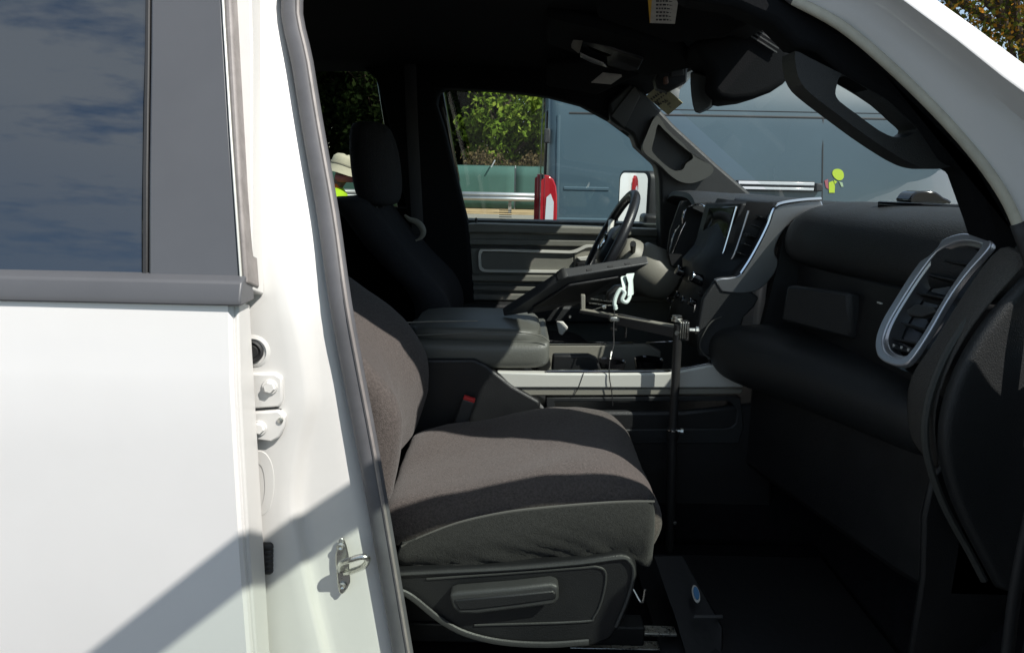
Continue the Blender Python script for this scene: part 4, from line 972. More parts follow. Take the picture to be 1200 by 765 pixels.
# ---------------- centre stack
sv_line = [(962, 233.5), (940, 235), (917, 238.5), (908, 243), (904, 250), (900, 262), (891, 281), (879, 303), (868, 320), (858, 325), (846, 326), (838, 328)]
sv_back = [(966, 243), (945, 247), (927, 256), (917, 268), (909, 283), (904, 294), (908, 306), (911, 311), (902, 326), (892, 342), (870, 350), (846, 352)]
sv_c = [(p_.x, p_.y) for p_ in cat([(x, y, 0) for x, y in sv_line], 4)]
sb_c = [(p_.x, p_.y) for p_ in cat([(x, y, 0) for x, y in [(846, 342), (872, 344), (892, 338), (908, 320), (912, 306), (908, 296), (911, 284), (920, 268), (934, 255), (950, 248), (966, 244)]], 4)]
ss = plate('stack_side', sv_c+sb_c, .838, .02, 'dark_silver', dash, bevel=.004, seg=3, smooth=30)
MB().prism([(.66, 1.10), (.70, 1.36), (.715, 1.49), (1.05, 1.49), (1.05, 1.10)], .8465, .868).build('stack_body', 'black_plastic', dash)
MB().tube(cat([P(x, y, .836) for x, y in sv_line[:9]], 4), .0056, 8).build('stack_edge', 'chrome', dash)
plate('stack_flank', [(838, 329), (878, 340), (890, 349), (884, 360), (872, 372), (866, 395), (866, 418), (820, 418), (816, 390), (824, 350)], .842, .02, 'soft_black', dash, bevel=.006, seg=3)
MB().tube(cat([P(846, 371, .83), P(834, 377, .828), P(826, 388, .826), P(820, 403, .826), P(824, 414, .826), P(832, 420, .826)], 4), .0022, 6).build('bolster_edge', 'pillar_grey', dash)
# stack front (faces the rear), built across the width
def stk(px, Y): return P(px[0], px[1], Y)
rowsY = [(.85, [(905, 243), (880, 300), (866, 322), (838, 330), (826, 345), (815, 380), (812, 410)]),]
fr_cols = []
for Y, dx in ((.850, 0), (.875, -.004), (.95, -.05), (1.05, -.065), (1.17, -.07)):
    X0 = [.688, .655, .628, .595, .56, .53, .52]; Z0 = [1.528, 1.46, 1.385, 1.345, 1.28, 1.20, 1.13]
    k_ = 1.0
    fr_cols.append([Vector((x+dx*(1 if j < 4 else .4)+.008, Y, z)) for j, (x, z) in enumerate(zip(X0, Z0))])
sf = MB().loft(fr_cols, ring=False).build('stack_front', 'black_plastic', dash, smooth=60, solid=.02, soff=0)
# touch screen and its surround, on the raised middle
slab_dir('touch_screen', [P(831, 243, 1.15), P(861, 242, .96), P(839, 316, .96), P(811, 312, 1.15)], (.02, 0, .0), 'screen', dash, bevel=.003)
slab_dir('screen_surround', [p_+Vector((.006, 0, 0)) for p_ in [P(824, 238, 1.19), P(866, 238, .945), P(842, 324, .945), P(802, 322, 1.19)]], (.03, 0, 0), 'black_plastic', dash, bevel=.006)
for a, b, Y, m in (((863, 242), (840, 318), .944, 'chrome'), ((877, 247), (858, 303), .905, 'dark_silver')):
    MB().tube(cat([P(*a, Y), P(a[0]*.5+b[0]*.5+1, a[1]*.5+b[1]*.5, Y), P(*b, Y), P(b[0]-10, b[1]+7, Y+.02)], 4), .0028, 6).build('stack_strip', m, dash)
for i in range(5):
    t = i/4; a = P(884-26*t*.9, 254+14*t*3, .90); 
    MB().box(a+Vector((.012, -.01, 0)), (.02, .055, .003), Matrix.Rotation(rad(20), 3, 'Y')).build('vent_vane', 'black_plastic', dash)
MB().box(P(876, 276, .885), (.02, .022, .010)).build('vent_tab', 'black_plastic', dash, bevel=.003)
def knob(px, py, Y, r, l, m='gloss_black'):
    c = P(px, py, Y); ax = Vector((-.9, -.05, .35)).normalized()
    k_ = MB().lathe(c, ax, [(r*1.05, -.01), (r*1.05, 0), (r, .002), (r*.92, l), (r*.8, l+.002), (.001, l+.002)], 20).build('knob', m, dash)
    MB().lathe(c+ax*(l-.002), ax, [(r*.95, 0), (r*1.02, .001), (r*1.0, .004), (r*.85, .0045)], 20, caps=False).build('knob_ring', 'chrome', k_)
knob(801, 319, 1.17, .015, .022); knob(820, 328, .98, .016, .026); knob(797, 347, 1.15, .011, .014); knob(804, 353, 1.08, .011, .014); knob(792, 356, 1.19, .009, .012); knob(813, 355, .97, .010, .012)
for x, y, Y in ((812, 340, 1.05), (806, 341, 1.10), (820, 345, .95), (826, 348, .92)):
    MB().box(P(x, y, Y), (.008, .016, .010)).build('stack_button', 'black_plastic', dash, bevel=.002)
MB().tube([P(815, 357, .95), P(812, 378, .95)], .003, 6).build('stack_strip', 'chrome', dash)
for x, y, Y in ((785, 352, 1.22), (788, 362, 1.2), (796, 371, 1.13)):
    MB().lathe(P(x, y, Y), (-.9, 0, .3), [(.006, 0), (.006, .008), (.004, .01)], 8).build('stack_button', 'chrome', dash)
# instrument cluster
clu = []
MB().prism([(.60, 1.30), (.66, 1.50), (.75, 1.50), (.75, 1.25), (.62, 1.25)], 1.28, 1.66).build('cluster_back', 'gloss_black', dash, bevel=.008)
hb = []
for y in [1.25+.42*k/14 for k in range(15)]:
    s = (y-1.46)/.21; zt_ = 1.548-.03*abs(s)**4
    hb.append([Vector((.60, y, zt_-.035)), Vector((.565, y, zt_-.02)), Vector((.57, y, zt_-.004)), Vector((.62, y, zt_)), Vector((.80, y, zt_-.01)), Vector((.80, y, zt_-.05))])
MB().loft(hb).build('cluster_hood', 'soft_black', dash, smooth=60)
plate('cluster_cheek', [(798, 236), (830, 233), (834, 250), (828, 262), (812, 300), (800, 318), (786, 312), (782, 296), (786, 270)], 1.33, .02, 'black_plastic', dash, bevel=.004)
MB().tube(cat([P(800, 262, 1.22), P(801, 250, 1.22), P(806, 243, 1.22), P(816, 240, 1.22), P(824, 241, 1.2), P(830, 247, 1.2), P(829, 255, 1.2), P(823, 258, 1.2)], 4), .003, 6).build('gauge_ring', 'chrome', dash)
MB().tube(cat([P(796, 264, 1.25), P(790, 274, 1.25), P(786, 288, 1.25), P(784, 298, 1.25)], 4), .0028, 6).build('gauge_ring', 'chrome', dash)
MB().tube(cat([P(804, 260, 1.24), P(798, 272, 1.24), P(791, 290, 1.24), P(788, 297, 1.24)], 4), .0022, 6).build('gauge_ring', 'chrome', dash)
# dash sensor and cowl lip beneath the windscreen
sn = [P(x, y, .62) for x, y in pxs([(1062, 231), (1068, 225), (1080, 223.5), (1092, 225), (1100, 231), (1110, 236), (1100, 242), (1062, 238)], 2)]
MB().prism([(p_.x, p_.z) for p_ in sn], .60, .66).build('dash_sensor', 'gloss_black', dash, bevel=.006, seg=3)
mk('cowl_lip', [P(1030, 236, .62), P(1230, 244, .42), P(1230, 258, .42), P(1030, 244, .62)], [(0, 1, 2, 3)], 'gloss_black', dash, solid=.02)
# ---------------- steering wheel
HC = Vector((.322, 1.42, 1.36)); wa = Vector((-.90, 0, .43)).normalized()   # axis towards the driver
wu = Vector((.43, 0, .90)).normalized(); wv_ = Vector((0, 1, 0))
def wp(r, a, d=0): return HC+(wu*math.cos(a)+wv_*math.sin(a))*r+wa*d
rim = MB().tube([wp(.19, 2*math.pi*k/48) for k in range(48)], .0165, 12, closed=True).build('steering_wheel', 'wheel_leather', T, smooth=180)
hub = MB().lathe(HC-wa*.05, wa, [(.05, 0), (.075, .02), (.078, .045), (.06, .062), (.02, .068), (.001, .068)], 28).build('wheel_hub', 'wheel_leather', rim)
for a in (rad(80), rad(-80), rad(180)):
    MB().tube([wp(.06, a, -.015), wp(.12, a, -.012), wp(.185, a, 0)], [.028, .02, .014], 8, flat=(wa, .45)).build('wheel_spoke', 'wheel_leather', rim)
for a in (rad(62), rad(-62)):
    MB().tube([wp(.07, a, .0), wp(.16, a, .004)], [.009, .012], 6).build('spoke_trim', 'satin_silver', rim)
MB().tube([wp(.030*(1 if math.cos(2*math.pi*k/20) > 0 else .9), 2*math.pi*k/20, .02) for k in range(20)], .0035, 6, closed=True).build('emblem_ring', 'chrome', rim)
eb = [wp(r, rad(a), .019) for r, a in ((.022, 0), (.016, 40), (.024, 75), (.02, 120), (.012, 140), (.024, 180), (.012, 220), (.02, 240), (.024, 285), (.016, 320))]
slab_dir('emblem_shield', eb, wa*.004, 'chrome', rim, bevel=.001)
co_ = MB().lathe(HC+Vector((-.005, 0, -.01))-wa*.045, -wa, [(.055, 0), (.070, .02), (.074, .05), (.07, .07)], 28).build('steering_column', 'column_grey', T, smooth=60)
MB().lathe(HC+Vector((0, 0, -.012))-wa*.105, -wa, [(.064, 0), (.082, .012), (.088, .10), (.075, .15), (.05, .16)], 28).build('column_shroud', 'column_grey', co_, smooth=60)
MB().tube([HC-wa*.07+Vector((0, .05, 0)), HC-wa*.06+Vector((0, .17, .03))], [.008, .006], 8).build('column_stalk', 'black_plastic', co_)
MB().tube([HC-wa*.09+Vector((0, -.05, .02)), HC-wa*.07+Vector((0, -.15, .05))], [.008, .010], 8).build('column_stalk', 'black_plastic', co_)
# ---------------- overhead
# driver's visor, passenger's visor, overhead console
dv = slab_dir('sun_visor', [P(640, 76, 1.42), P(700, 70, 1.22), P(752, 88, 1.20), P(700, 112, 1.50), P(640, 102, 1.60)], (0, 0, .02), 'headliner', T, bevel=.008)
slab_dir('visor_label', [p_+Vector((0, 0, -.003)) for p_ in [P(693, 96, 1.32), P(714, 78.5, 1.28), P(736, 84, 1.24), P(716, 98, 1.32)]], (0, 0, .002), 'label_white', dv, bevel=0)
slab_dir('visor_clip', [p_+Vector((0, 0, -.002)) for p_ in [P(678, 72, 1.3), P(684, 66, 1.3), P(698, 70, 1.3), P(692, 77, 1.3)]], (0, 0, .006), 'lens_clear', dv, bevel=.001)
ohc = slab_dir('overhead_console', [P(640, 20, .80), P(700, 30, .80), P(800, 60, .84), P(815, 80, 1.0), P(760, 92, 1.16), P(690, 66, 1.16), P(640, 52, 1.14)], (0, 0, .03), 'headliner', T, bevel=.012)
lens = slab_dir('map_lamp', [p_+Vector((0, 0, -.012)) for p_ in [P(668, 46, 1.0), P(673, 40, 1.0), P(684, 40, .98), P(720, 52, .98), P(755, 64, .98), P(748, 78, 1.02), P(735, 80, 1.02), P(700, 70, 1.02), P(680, 58, 1.02)]], (0, 0, .012), 'gloss_black', ohc, bevel=.004)
slab_dir('lamp_rim', [p_+Vector((0, 0, -.014)) for p_ in [P(669, 50, 1.0), P(673, 40, 1.0), P(684, 41, .98), P(679, 58, 1.0)]], (0, 0, .01), 'column_grey', lens, bevel=.003)
slab_dir('lamp_reflector', [p_+Vector((0, 0, -.015)) for p_ in [P(684, 44, 1.0), P(700, 49, 1.0), P(722, 58, 1.0), P(712, 60, 1.0), P(692, 52, 1.0)]], (0, 0, .004), 'amber', lens, bevel=.001)
slab_dir('lamp_glass', [p_+Vector((0, 0, -.015)) for p_ in [P(680, 56, 1.0), P(690, 61, 1.0), P(708, 68, 1.0), P(712, 73, 1.02), P(695, 68, 1.02), P(681, 61, 1.02)]], (0, 0, .004), 'lens_clear', lens, bevel=.001)
pv = slab_dir('sun_visor', [P(690, -60, .46), P(905, -60, .32), P(900, 18, .42), P(850, 46, .62), P(790, 52, .80), P(700, 22, .74)], (0, 0, .022), 'headliner', T, bevel=.010)
lab = slab_dir('visor_label', [p_+Vector((0, 0, -.004)) for p_ in [P(765, -14, .52), P(797, -14, .50), P(791, 26, .60), P(762, 25, .62)]], (0, 0, .002), 'label_white', pv, bevel=0)
slab_dir('visor_label', [p_+Vector((0, 0, -.004)) for p_ in [P(758.5, -14, .52), P(765, -14, .52), P(768, 25, .62), P(761.5, 25, .62)]], (0, 0, .0025), 'label_yellow', pv, bevel=0)
ink = MB()
for r in range(8):
    x = 769
    while x < 789:
        l_ = random.uniform(1.5, 4); y = -12+r*4.4
        a = P(x, y, .55); 
        t = (y+14)/40; Yc = .51+.10*t
        q1_, q2_, q3_, q4_ = [P(xx, yy, Yc)+Vector((0, 0, -.0062)) for xx, yy in ((x, y), (x+l_, y), (x+l_, y+2.0), (x, y+2.0))]
        ink.add([q1_, q2_, q3_, q4_], [(0, 1, 2, 3)]); x += l_+1.2
ink.build('label_print', 'label_ink', pv, smooth=0)
# camera pod behind the windscreen and the inside mirror
pod = plate('camera_pod', [(812, 48), (846, 40), (880, 28), (912, 40), (930, 62), (932, 84), (920, 98), (905, 108), (884, 116), (860, 119), (842, 116), (832, 104), (836, 84), (822, 66)], .80, .16, 'headliner', T, bevel=.025, seg=4)
for i in range(3):
    a = P(882+4*0, 34+0, .79)
    q = [P(884+i*-2+0, 33+i*4.5, .792), P(914-i*2, 52+i*4.5, .792), P(914-i*2, 54+i*4.5, .792), P(884-i*2, 35+i*4.5, .792)]
    slab_dir('pod_slot', q, (0, -.004, 0), 'door_dark', pod, bevel=0)
mpx = pxs([(809, 86), (814, 85), (822, 87), (832, 93), (836, 105), (834, 120), (830, 126), (820, 131), (814, 131), (810, 112)], 2)
im = MB().loft([[P(x, y, .86) for x, y in mpx], [P(x+3, y+1, 1.10) for x, y in mpx]]).build('inside_mirror', 'soft_black', T, bevel=.008, seg=3)
MB().tube([P(834, 104, .98), P(850, 98, .98), P(858, 88, .98)], .010, 8).build('mirror_stalk', 'black_plastic', im)
mg = [P(x, y, .87) for x, y in [(810, 89), (811.5, 112), (814, 128)]]
# dash cam box near the mirror and the paper permit on the glass
dcam = plate('toll_tag', [(776, 72), (803, 70), (806, 78), (805, 97), (784, 108), (770, 104), (768, 94)], 1.16, .05, 'black_plastic', T, bevel=.006)
plate('tag_window', [(787, 73), (801, 72), (802, 88), (786, 90)], 1.156, .006, 'door_dark', dcam, bevel=.002)
plate('tag_clip', [(778, 90), (783, 89), (784, 98), (778, 99)], 1.15, .02, 'skin_brown', dcam, bevel=.004)
PN = Vector((-.62, 0, -.78)).normalized()
def wsp(x, y, Y): return P(x, y, Y)
stc = [P(768, 103, 1.42), P(776, 100, 1.36), P(800, 121, 1.30), P(783, 135, 1.42), P(757, 113, 1.50)]
stk_o = slab_dir('permit_sticker', stc, Vector((.001, 0, .001)), 'sticker', wshield, bevel=0)
ink = MB()
for r in range(3):
    for c in range(6):
        u = .10+c*.14; v = .15+r*.17
        if r == 2 and c > 3: continue
        def uv(u, v):
            a = stc[4].lerp(stc[1], u); b = stc[3].lerp(stc[2], u); return a.lerp(b, v)+Vector((-.002, 0, -.002))
        l_ = random.uniform(.05, .10); h_ = .06 if r else .09
        ink.add([uv(u, v), uv(u+l_, v), uv(u+l_, v+h_), uv(u, v+h_)], [(0, 1, 2, 3)])
for k in range(9):
    u = .45+.05*(k % 4); v = .55+.12*(k//4)
    ink.add([uv(u, v), uv(u+.03, v), uv(u+.03, v+.07), uv(u, v+.07)], [(0, 1, 2, 3)])
ink.build('sticker_print', 'label_ink', wshield, smooth=0)
cc = uv(.16, .42)
MB().tube([uv(.16+.055*math.cos(a), .44+.075*math.sin(a)) for a in [2*math.pi*k/14 for k in range(14)]], .0018, 5, closed=True).build('sticker_symbol', 'label_ink', wshield)
# ---------------- passenger windscreen pillar trim with grab handle
pt = [P(x, y, .24) for x, y in [(800, -60), (925, 2), (980, 34), (1035, 79), (1090, 132), (1135, 182), (1166, 225), (1190, 270), (1200, 330), (1170, 330), (1150, 262), (1128, 200), (1100, 192), (1072, 150), (1038, 118), (985, 88), (955, 62), (930, 56), (905, 30), (860, 10), (800, 0)]]
ptr = MB().prism([(p_.x, p_.z) for p_ in pt], .225, .30).build('pillar_trim', 'headliner', T, bevel=.012)
ho = [P(x, y, .235) for x, y in pxs([(932, 60), (945, 66), (985, 86), (1038, 116), (1074, 148), (1100, 170), (1128, 186), (1126, 192), (1108, 197), (1088, 198), (1068, 192), (1045, 179), (1015, 159), (980, 133), (950, 110), (938, 96), (933, 80)], 2)]
hi = [P(x, y, .235) for x, y in pxs([(986, 88), (1006, 98), (1040, 120), (1062, 140), (1074, 151), (1070, 157), (1060, 161), (1048, 161), (1030, 153), (1004, 134), (984, 119), (979, 110), (981, 99)], 2)]
ringplate('grab_handle', ho, hi, 'soft_black', ptr, (0, .06, 0), bevel=.014, n=70, seg=4, smooth=60)
# ---------------- floor mat, scuff edge, badge
MB().prism([(.34, .20), (.80, .20), (.86, .30), (.86, .74), (.34, .74)], .577, .585, 'Z').build('floor_mat', 'mat_rubber', T, bevel=.003)
fm = empty('mat_holder', (0, 0, 0), '', '') if False else None
bd = P(815, 697, .42)
bp0 = [P(x, y, Y) for x, y, Y in ((765, 650, .52), (800, 650, .56), (846, 735, .36), (846, 775, .32), (806, 775, .30), (790, 720, .38))]
mt = slab_dir('mat_flap', bp0, (.01, .02, -.012), 'mat_rubber', T, bevel=.004)
def mp_(x, y): 
    n_ = (bp0[2]-bp0[0]).cross(bp0[5]-bp0[0]).normalized(); return PPL(x, y, bp0[0], n_), n_
mc, mn = mp_(815, 697)
if mn.y > 0: mn = -mn
ov = []
for k in range(24):
    a = 2*math.pi*k/24; u = 4.2*math.cos(a); v_ = 10.5*math.sin(a); ca, sa = math.cos(rad(-14)), math.sin(rad(-14))
    ov.append((815+u*ca-v_*sa, 697+u*sa+v_*ca))
ovo = [mp_(x, y)[0]+mn*.003 for x, y in ov]
slab_dir('mat_badge', ovo, mn*.003, 'label_white', mt, bevel=0)
ovi = [mc+(p_-mc)*.72+mn*.0035 for p_ in ovo]
slab_dir('badge_face', ovi, mn*.004, 'blue_badge', mt, bevel=0)
slab_dir('flap_rib', [mp_(x, y)[0]+mn*.002 for x, y in ((812, 722), (846, 722), (846, 726), (812, 726))], mn*.006, 'door_dark', mt, bevel=.001)
# ---------------- open front passenger door (swings towards the viewer, out of frame)
HX, HY, TH = 1.043, .0, rad(54)
def dpt(s, y, z):   # s metres from hinge, y = depth through door (+ inside), closed position then rotated
    x0, y0 = -s, y
    ca, sa = math.cos(TH), math.sin(TH)
    return Vector((HX+x0*ca-y0*sa, HY+x0*sa+y0*ca, z))
def dplate(name, outline, y0, y1, m, parent, bevel=.006, tumb=True):
    def yy(y, z): return y+(max(0, z-1.42)*.30 if tumb else 0)
    a = [dpt(s, yy(y0, z), z) for s, z in outline]; b = [dpt(s, yy(y1, z), z) for s, z in outline]; n = len(a)
    return MB().add(a+b, [tuple(range(n)), tuple(range(n, 2*n))]+[(i, (i+1) % n, n+(i+1) % n, n+i) for i in range(n)]).build(name, m, parent, bevel=bevel)
od = dplate('open_door', [(0, .57), (1.39, .57), (1.40, 1.0), (1.395, 1.40), (.0, 1.38)], 0, .10, 'white_paint', T)
fo = [Vector((s, 0, z)) for s, z in [(.02, 1.40), (.13, 1.62), (.33, 1.825), (.49, 1.94), (.62, 1.985), (.74, 2.0), (.90, 2.005), (1.2, 2.005), (1.36, 1.985), (1.385, 1.85), (1.395, 1.40), (.7, 1.39)]]
fi = [Vector((s, 0, z)) for s, z in [(.13, 1.43), (.18, 1.60), (.36, 1.79), (.51, 1.90), (.64, 1.942), (.76, 1.955), (.90, 1.958), (1.2, 1.958), (1.29, 1.94), (1.30, 1.80), (1.305, 1.44), (.7, 1.43)]]
fo = resample(fo, 60); fi = resample(fi, 60)
def dmap(p_, y): return dpt(p_.x, y+max(0, p_.z-1.42)*.30, p_.z)
ringplate('door_frame', [dmap(p_, .02) for p_ in fo], [dmap(p_, .02) for p_ in fi], 'belt_trim', od, dpt(0, .04, 0)-dpt(0, 0, 0), bevel=.004, n=60)
mk('door_glass', [dmap(p_, .035) for p_ in fi], [tuple(range(60))], 'door_glass', od, smooth=0)
dplate('door_card', [(.05, .65), (1.36, .65), (1.36, 1.39), (.05, 1.37)], .105, .15, 'black_plastic', od, bevel=.02, tumb=False)
dplate('door_handle', [(1.05, 1.22), (1.24, 1.22), (1.24, 1.27), (1.05, 1.27)], -.045, -.02, 'white_paint', od, bevel=.01, tumb=False)
mrr = dplate('near_mirror', [(.12, 1.44), (.34, 1.44), (.34, 1.70), (.16, 1.72)], -.27, -.06, 'black_plastic', od, bevel=.03, tumb=False)

# ================================================================== TABLET ON ITS MOUNT
mount = empty('tablet_mount', P(785, 640, .78), 'black pole and swing arm stand bolted between seat and console', 'tablet mount')
pb_, pt_ = P(785, 655, .78), P(795, 380, .78)
MB().tube([pb_+Vector((0, 0, -.03)), P(788, 510, .78)], .0125, 14).build('lower_pole', 'mount_metal', mount)
MB().tube([P(787.5, 520, .78), pt_], .0115, 14).build('upper_pole', 'mount_metal', mount)
cl_ = MB().lathe(P(788, 508, .78), (0, 0, 1), [(.0165, -.012), (.0165, .012)], 14).build('pole_collar', 'black_plastic', mount)
MB().lathe(P(797, 505, .77), (1, -.2, 0), [(.004, -.02), (.004, .0), (.008, .001), (.008, .008)], 8).build('collar_screw', 'zinc', cl_)
MB().lathe(P(788, 503, .78), (0, 0, 1), [(.0168, -.002), (.0172, .0), (.0168, .002)], 14).build('collar_ring', 'chrome', cl_)
MB().box(pb_+Vector((.02, 0, -.045)), (.14, .12, .012)).build('floor_foot', 'mount_metal', mount, bevel=.003)
MB().lathe(P(791, 612, .765), (0, -1, 0), [(.005, 0), (.005, .004), (.002, .005)], 8).build('foot_bolt', 'zinc', mount)
hd_ = MB().box(P(800, 387, .79), (.028, .03, .05)).build('pole_head', 'mount_metal', mount, bevel=.002)
for dx in (-.012, -.006, 0, .006): MB().box(P(801, 387, .772)+Vector((dx+.004, 0, 0)), (.003, .012, .044)).build('clamp_fin', 'zinc', hd_, bevel=.001)
MB().lathe(P(793, 376, .79), (0, 0, 1), [(.015, 0), (.015, .006), (.013, .008), (.013, .014)], 12).build('head_nut', 'zinc', hd_)
MB().lathe(P(812, 387, .79), (1, 0, 0), [(.006, -.01), (.006, .006), (.01, .007), (.01, .014)], 8).build('clamp_screw', 'zinc', hd_)
MB().lathe(P(793, 390, .768), (0, -1, 0), [(.006, 0), (.006, .004)], 8).build('clamp_screw', 'zinc', hd_)
ar0, ar1 = P(798, 389, .80), P(678, 367, .93)
def bar(a, b, wy, wz, name, m, parent, bevel=.002):
    d = (b-a); L_ = d.length; x = d.normalized(); z = Vector((0, 0, 1)); z = (z-x*z.dot(x)).normalized(); y = z.cross(x)
    return MB().box((a+b)/2, (L_, wy, wz), Matrix((x, y, z)).transposed()).build(name, m, parent, bevel=bevel)
arm_ = bar(P(798, 390, .80), P(724, 374, .89), .022, .030, 'swing_arm', 'mount_metal', mount)
bar(P(798, 383.5, .797), P(724, 370, .887), .024, .004, 'arm_flange', 'column_grey', arm_, .001)
arm2 = bar(P(736, 374, .90), P(680, 364, .95), .022, .010, 'fore_arm', 'mount_metal', mount)
bar(P(736, 371.5, .898), P(681, 362.5, .948), .024, .003, 'arm_flange', 'column_grey', arm2, .001)
bar(P(683, 366, .948), P(683, 345, .948), .02, .012, 'upright', 'column_grey', mount)
MB().box(P(720, 373, .89), (.028, .03, .014)).build('elbow_joint', 'zinc', mount, bevel=.003)
MB().lathe(P(720, 385, .89), (0, 0, 1), [(.012, -.003), (.012, .003)], 10).build('elbow_nut', 'mount_metal', mount)
for a, b in (((692, 350), (720, 354)), ((690, 355), (716, 358)), ((688, 366), (706, 359))):
    MB().tube([P(*a, .95), P(*b, .96)], .0022, 6).build('tension_rod', 'zinc', mount)
MB().lathe(P(708, 359.5, .945), (0, -1, 0), [(.006, 0), (.006, .005), (.003, .006)], 10).build('joint_screw', 'zinc', mount)
MB().box(P(668, 371, .94), (.006, .006, .006)).build('joint_screw', 'zinc', mount)
plate('grip_plate', [(652, 377), (660, 377), (666, 384), (659, 393), (655, 391)], 1.12, .012, 'label_white', mount, bevel=.003)
plate('pivot_block', [(712, 345), (722, 336), (735, 334), (738, 345), (728, 358), (712, 356)], .975, .04, 'mount_metal', mount, bevel=.006)
MB().tube([P(734, 372, .89), P(733, 395, .90)], .003, 6).build('hanging_bolt', 'mount_metal', mount)
# tablet: closed slab leaning over the pivot, back towards the viewer
C0, CR = P(661, 325, .93), P(761, 309, .95)
dxv = (CR-C0)
CL = P(590, 371, 1.03); dlv = CL-C0
nrm = dxv.cross(dlv).normalized()
if nrm.y > 0: nrm = -nrm          # outward (towards viewer / down)
up = -nrm
tabl = empty('tablet', (C0+CR)/2, 'dark rugged tablet held on the swing arm in front of the steering wheel', 'tablet')
body = [C0, CR, CR+dlv, CL]
def shrink(p_, s): c = (C0+CR+CL+CR+dlv)/4; return c+(p_-c)*s
slab_dir('tablet_case', body, up*.030, 'tablet_shell', tabl, bevel=.004, seg=3)
slab_dir('tablet_screen', [shrink(p_, .9)+up*.0305 for p_ in body], up*.001, 'tablet_screen', tabl, bevel=0)
slab_dir('rear_plate', [shrink(p_, .6)-up*.010 for p_ in body], up*.012, 'black_plastic', tabl, bevel=.004)
slab_dir('foot_pad', [C0+dxv*a+dlv*b-up*.010 for a, b in ((.25, .8), (.6, .8), (.6, .95), (.25, .95))], up*.011, 'black_rubber', tabl, bevel=.003)
slab_dir('corner_bumper', [C0+dxv*a+dlv*b-up*.0025 for a, b in ((-.008, -.012), (.05, -.012), (.05, .10), (-.008, .10))], up*.035, 'door_dark', tabl, bevel=.005)
for u in (.3, .55, .75):
    MB().box(C0+dxv*u+up*.011-dlv.normalized()*.001, (.016, .003, .006), Matrix((dxv.normalized(), dlv.normalized(), nrm)).transposed()).build('port_cover', 'black_rubber', tabl, bevel=.001)
# white cable bundle + thin wire
cab = empty('cable', P(730, 340, .90), 'tangled white plastic cable clip with a thin wire hanging below the tablet', 'cable')
MB().tube(cat([P(738, 322, .93), P(739, 335, .92), P(738, 347, .91), P(734, 354, .90), P(729, 351, .895), P(732, 343, .90), P(727, 339, .90), P(722, 347, .895), P(720, 356, .89), P(722, 362, .89)], 5), .0055, 8).build('white_cord', 'cable_white', cab)
slab_dir('plastic_bag', [P(733, 322, .915), P(743, 321, .93), P(741, 329, .92), P(742, 346, .91), P(735, 348, .90), P(736, 332, .91)], (.004, .012, .002), 'cable_white', cab, bevel=.002)
slab_dir('plastic_bag', [P(727, 325, .92), P(733, 324, .93), P(733, 340, .91), P(729, 337, .91)], (.004, .012, .002), 'cable_white', cab, bevel=.002)
MB().lathe(P(721, 360, .89), (0, 0, 1), [(.003, -.008), (.006, -.006), (.006, .005), (.003, .008)], 10).build('cord_bead', 'cable_white', cab)
MB().tube(cat([P(720, 362, .885), P(719, 385, .87), P(719, 405, .85), P(715, 418, .832), P(714, 440, .822), P(717, 460, .822), P(718, 475, .828)], 5), .0016, 6).build('thin_wire', 'black_rubber', cab)
MB().tube([P(716.5, 412, .838), P(715, 421, .828)], .0028, 6).build('wire_ferrule', 'zinc', cab)

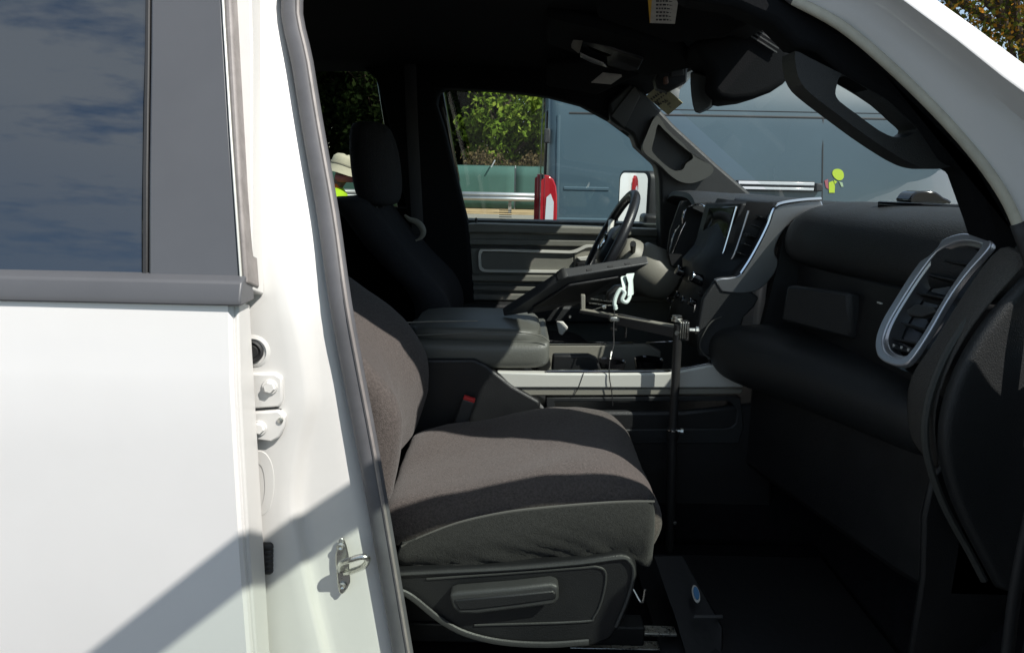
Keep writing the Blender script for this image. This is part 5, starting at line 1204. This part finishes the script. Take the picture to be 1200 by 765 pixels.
# ================================================================== PEOPLE
def make_person(name, loc, rotz, label, hatkind, bow=0.0, shirt='shirt_dark', group=None):
    o = empty(name, loc, label, 'person', group)
    J = [(0, 0, .95, .13, .10), (0, 0, 1.10, .125, .095), (0, 0, 1.25, .15, .105), (0, 0, 1.38, .14, .09), (.015+bow*.1, 0, 1.45, .06, .06), (.04+bow*.25, 0, 1.53-bow*.02, .06, .062),
         (.055+bow*.4, 0, 1.60-bow*.05, .085, .078), (.055+bow*.45, 0, 1.68-bow*.06, .085, .08), (.045+bow*.45, 0, 1.72-bow*.06, .06, .06)]
    E_ = [(i, i+1) for i in range(8)]
    def add(pt, par):
        J.append(pt); E_.append((par, len(J)-1)); return len(J)-1
    nose = add((.055+bow*.4+.095, 0, 1.60-bow*.09, .016, .014), 6)
    for s in (-1, 1):
        h = add((0, s*.10, .90, .09, .085), 0); k = add((.02, s*.11, .50, .058, .058), h); a = add((-.01, s*.12, .09, .042, .042), k); f_ = add((.10, s*.13, .045, .042, .032), a); add((.19, s*.135, .035, .032, .022), f_)
        sh = add((0, s*.175, 1.37, .065, .06), 3); el_ = add((-.02, s*.24, 1.10, .045, .045), sh); wr = add((.08, s*.25, .87, .03, .03), el_)
        pm_ = add((.105, s*.25, .81, .030, .02), wr)
        for q in range(4):
            b_ = add((.085+.017*q, s*.252, .755, .010, .010), pm_); add((.09+.017*q, s*.245, .715-.006*(q % 3), .0085, .0085), b_)
        t_ = add((.14, s*.235, .80, .011, .011), wr); add((.155, s*.228, .765, .009, .009), t_)
    me = bpy.data.meshes.new('body'); me.from_pydata([j[:3] for j in J], E_, []); me.update()
    b = bpy.data.objects.new('body', me); col.objects.link(b); b.parent = o
    sm = b.modifiers.new('skin', 'SKIN'); ss_ = b.modifiers.new('sub', 'SUBSURF'); ss_.levels = 1; ss_.render_levels = 1
    for i, j in enumerate(J):
        sv = me.skin_vertices[0].data[i]; sv.radius = (j[3], j[4]); sv.use_root = (i == 0)
    me.materials.append(M['skin_brown'])
    hz_ = 1.68-bow*.06; hx_ = .055+bow*.45
    def ch(mb, nm, m, **k):
        me_ = mb
        ob = mk(nm, me_.v, me_.f, m, None, **k); ob.parent = o; return ob
    # trousers, shirt and vest as shells round the body
    def shell(levels, nm, m, seg=20):
        secs_ = [[Vector((cx+math.cos(a)*rx, cy+math.sin(a)*ry, z)) for a in [2*math.pi*k/seg for k in range(seg)]] for z, rx, ry, cx, cy in levels]
        return ch(MB().loft(secs_, caps=False), nm, m, solid=.006, smooth=180)
    for s in (-1, 1):
        shell([(.07, .07, .07, 0, s*.12), (.5, .085, .085, .02, s*.11), (.88, .12, .11, 0, s*.09)], 'trouser_leg', 'trouser')
        shell([(1.40, .05, .06, 0, s*.16), (1.36, .09, .085, 0, s*.19), (1.2, .075, .07, -.01, s*.22), (1.08, .06, .06, -.02, s*.245)], 'sleeve', 'hivis' if hatkind == 'helmet' else shirt)
    shell([(.86, .16, .19, 0, 0), (1.0, .155, .18, 0, 0)], 'waistband', 'trouser')
    shell([(.95, .165, .19, 0, 0), (1.1, .165, .185, 0, 0), (1.28, .17, .20, 0, 0), (1.40, .13, .18, 0, 0), (1.455, .085, .10, .01, 0)], 'shirt', shirt)
    vst = shell([(.92, .178, .203, 0, 0), (1.1, .178, .198, 0, 0), (1.28, .182, .213, 0, 0), (1.41, .145, .19, 0, 0), (1.47, .10, .11, .01, 0)], 'safety_vest', 'hivis')
    if hatkind == 'bucket':
        rt = Matrix.Rotation(rad(14), 3, 'Y'); c = Vector((hx_, 0, hz_+.01))
        def hp_(r, z, sx=1.08): return [c+rt @ Vector((math.cos(a)*r*sx, math.sin(a)*r, z+.006*math.sin(3*a))) for a in [2*math.pi*k/28 for k in range(28)]]
        ch(MB().loft([hp_(.165, -.055), hp_(.135, -.005), hp_(.122, .03), hp_(.117, .06), hp_(.108, .10), hp_(.085, .122), hp_(.03, .13)]), 'bucket_hat', 'hat_cloth', smooth=50)
        ch(MB().loft([hp_(.1235, .018), hp_(.1225, .048)], caps=False), 'hat_band', 'hat_band', solid=.004)
        ch(MB().tube([c+rt @ Vector((-.17, .05, -.03)), c+rt @ Vector((-.14, .08, .03)), c+rt @ Vector((-.11, .07, .07))], .008, 6), 'hat_cord', 'hat_trim')
        ch(MB().loft([[Vector((hx_+.01+math.cos(a)*rx, math.sin(a)*ry, z)) for a in [2*math.pi*k/18 for k in range(18)]] for z, rx, ry in ((1.53, .085, .07), (1.57, .10, .082), (1.60, .098, .084))], caps=False), 'face_scarf', 'pink_cloth', solid=.004)
        ch(MB().loft([[Vector((.012+math.cos(a)*rx, math.sin(a)*ry, z)) for a in [2*math.pi*k/18 for k in range(18)]] for z, rx, ry in ((1.43, .115, .13), (1.475, .09, .10), (1.51, .08, .085))], caps=False), 'vest_collar', 'hivis_orange', solid=.006)
    else:
        c = Vector((hx_, 0, hz_+.0))
        ch(MB().loft([[c+Vector((math.cos(a)*r*1.12+ox, math.sin(a)*r, z)) for a in [2*math.pi*k/28 for k in range(28)]] for r, z, ox in ((.14, -.01, .02), (.143, .0, .02), (.122, .01, 0), (.118, .06, 0), (.098, .105, 0), (.06, .13, 0), (.01, .138, 0))]), 'hard_hat', 'hivis', smooth=50)
    for s in (-1, 1):
        ch(MB().lathe(Vector((hx_+.062+bow*.0, s*.033, 1.635-bow*.075)), (1, s*.2, 0), [(.011, 0), (.008, .008), (.002, .011)], 10), 'eye', 'mask_white')
    o.rotation_euler.z = rotz
    return o
pp = P(404, 205, 6.2)
pr_ = make_person('person', (pp.x-.13, 6.2, 0), rad(-8), 'person in a cream bucket hat and yellow safety vest seen through the dark rear window', 'bucket', bow=.16)
pr_.scale = (.955, .955, .955)
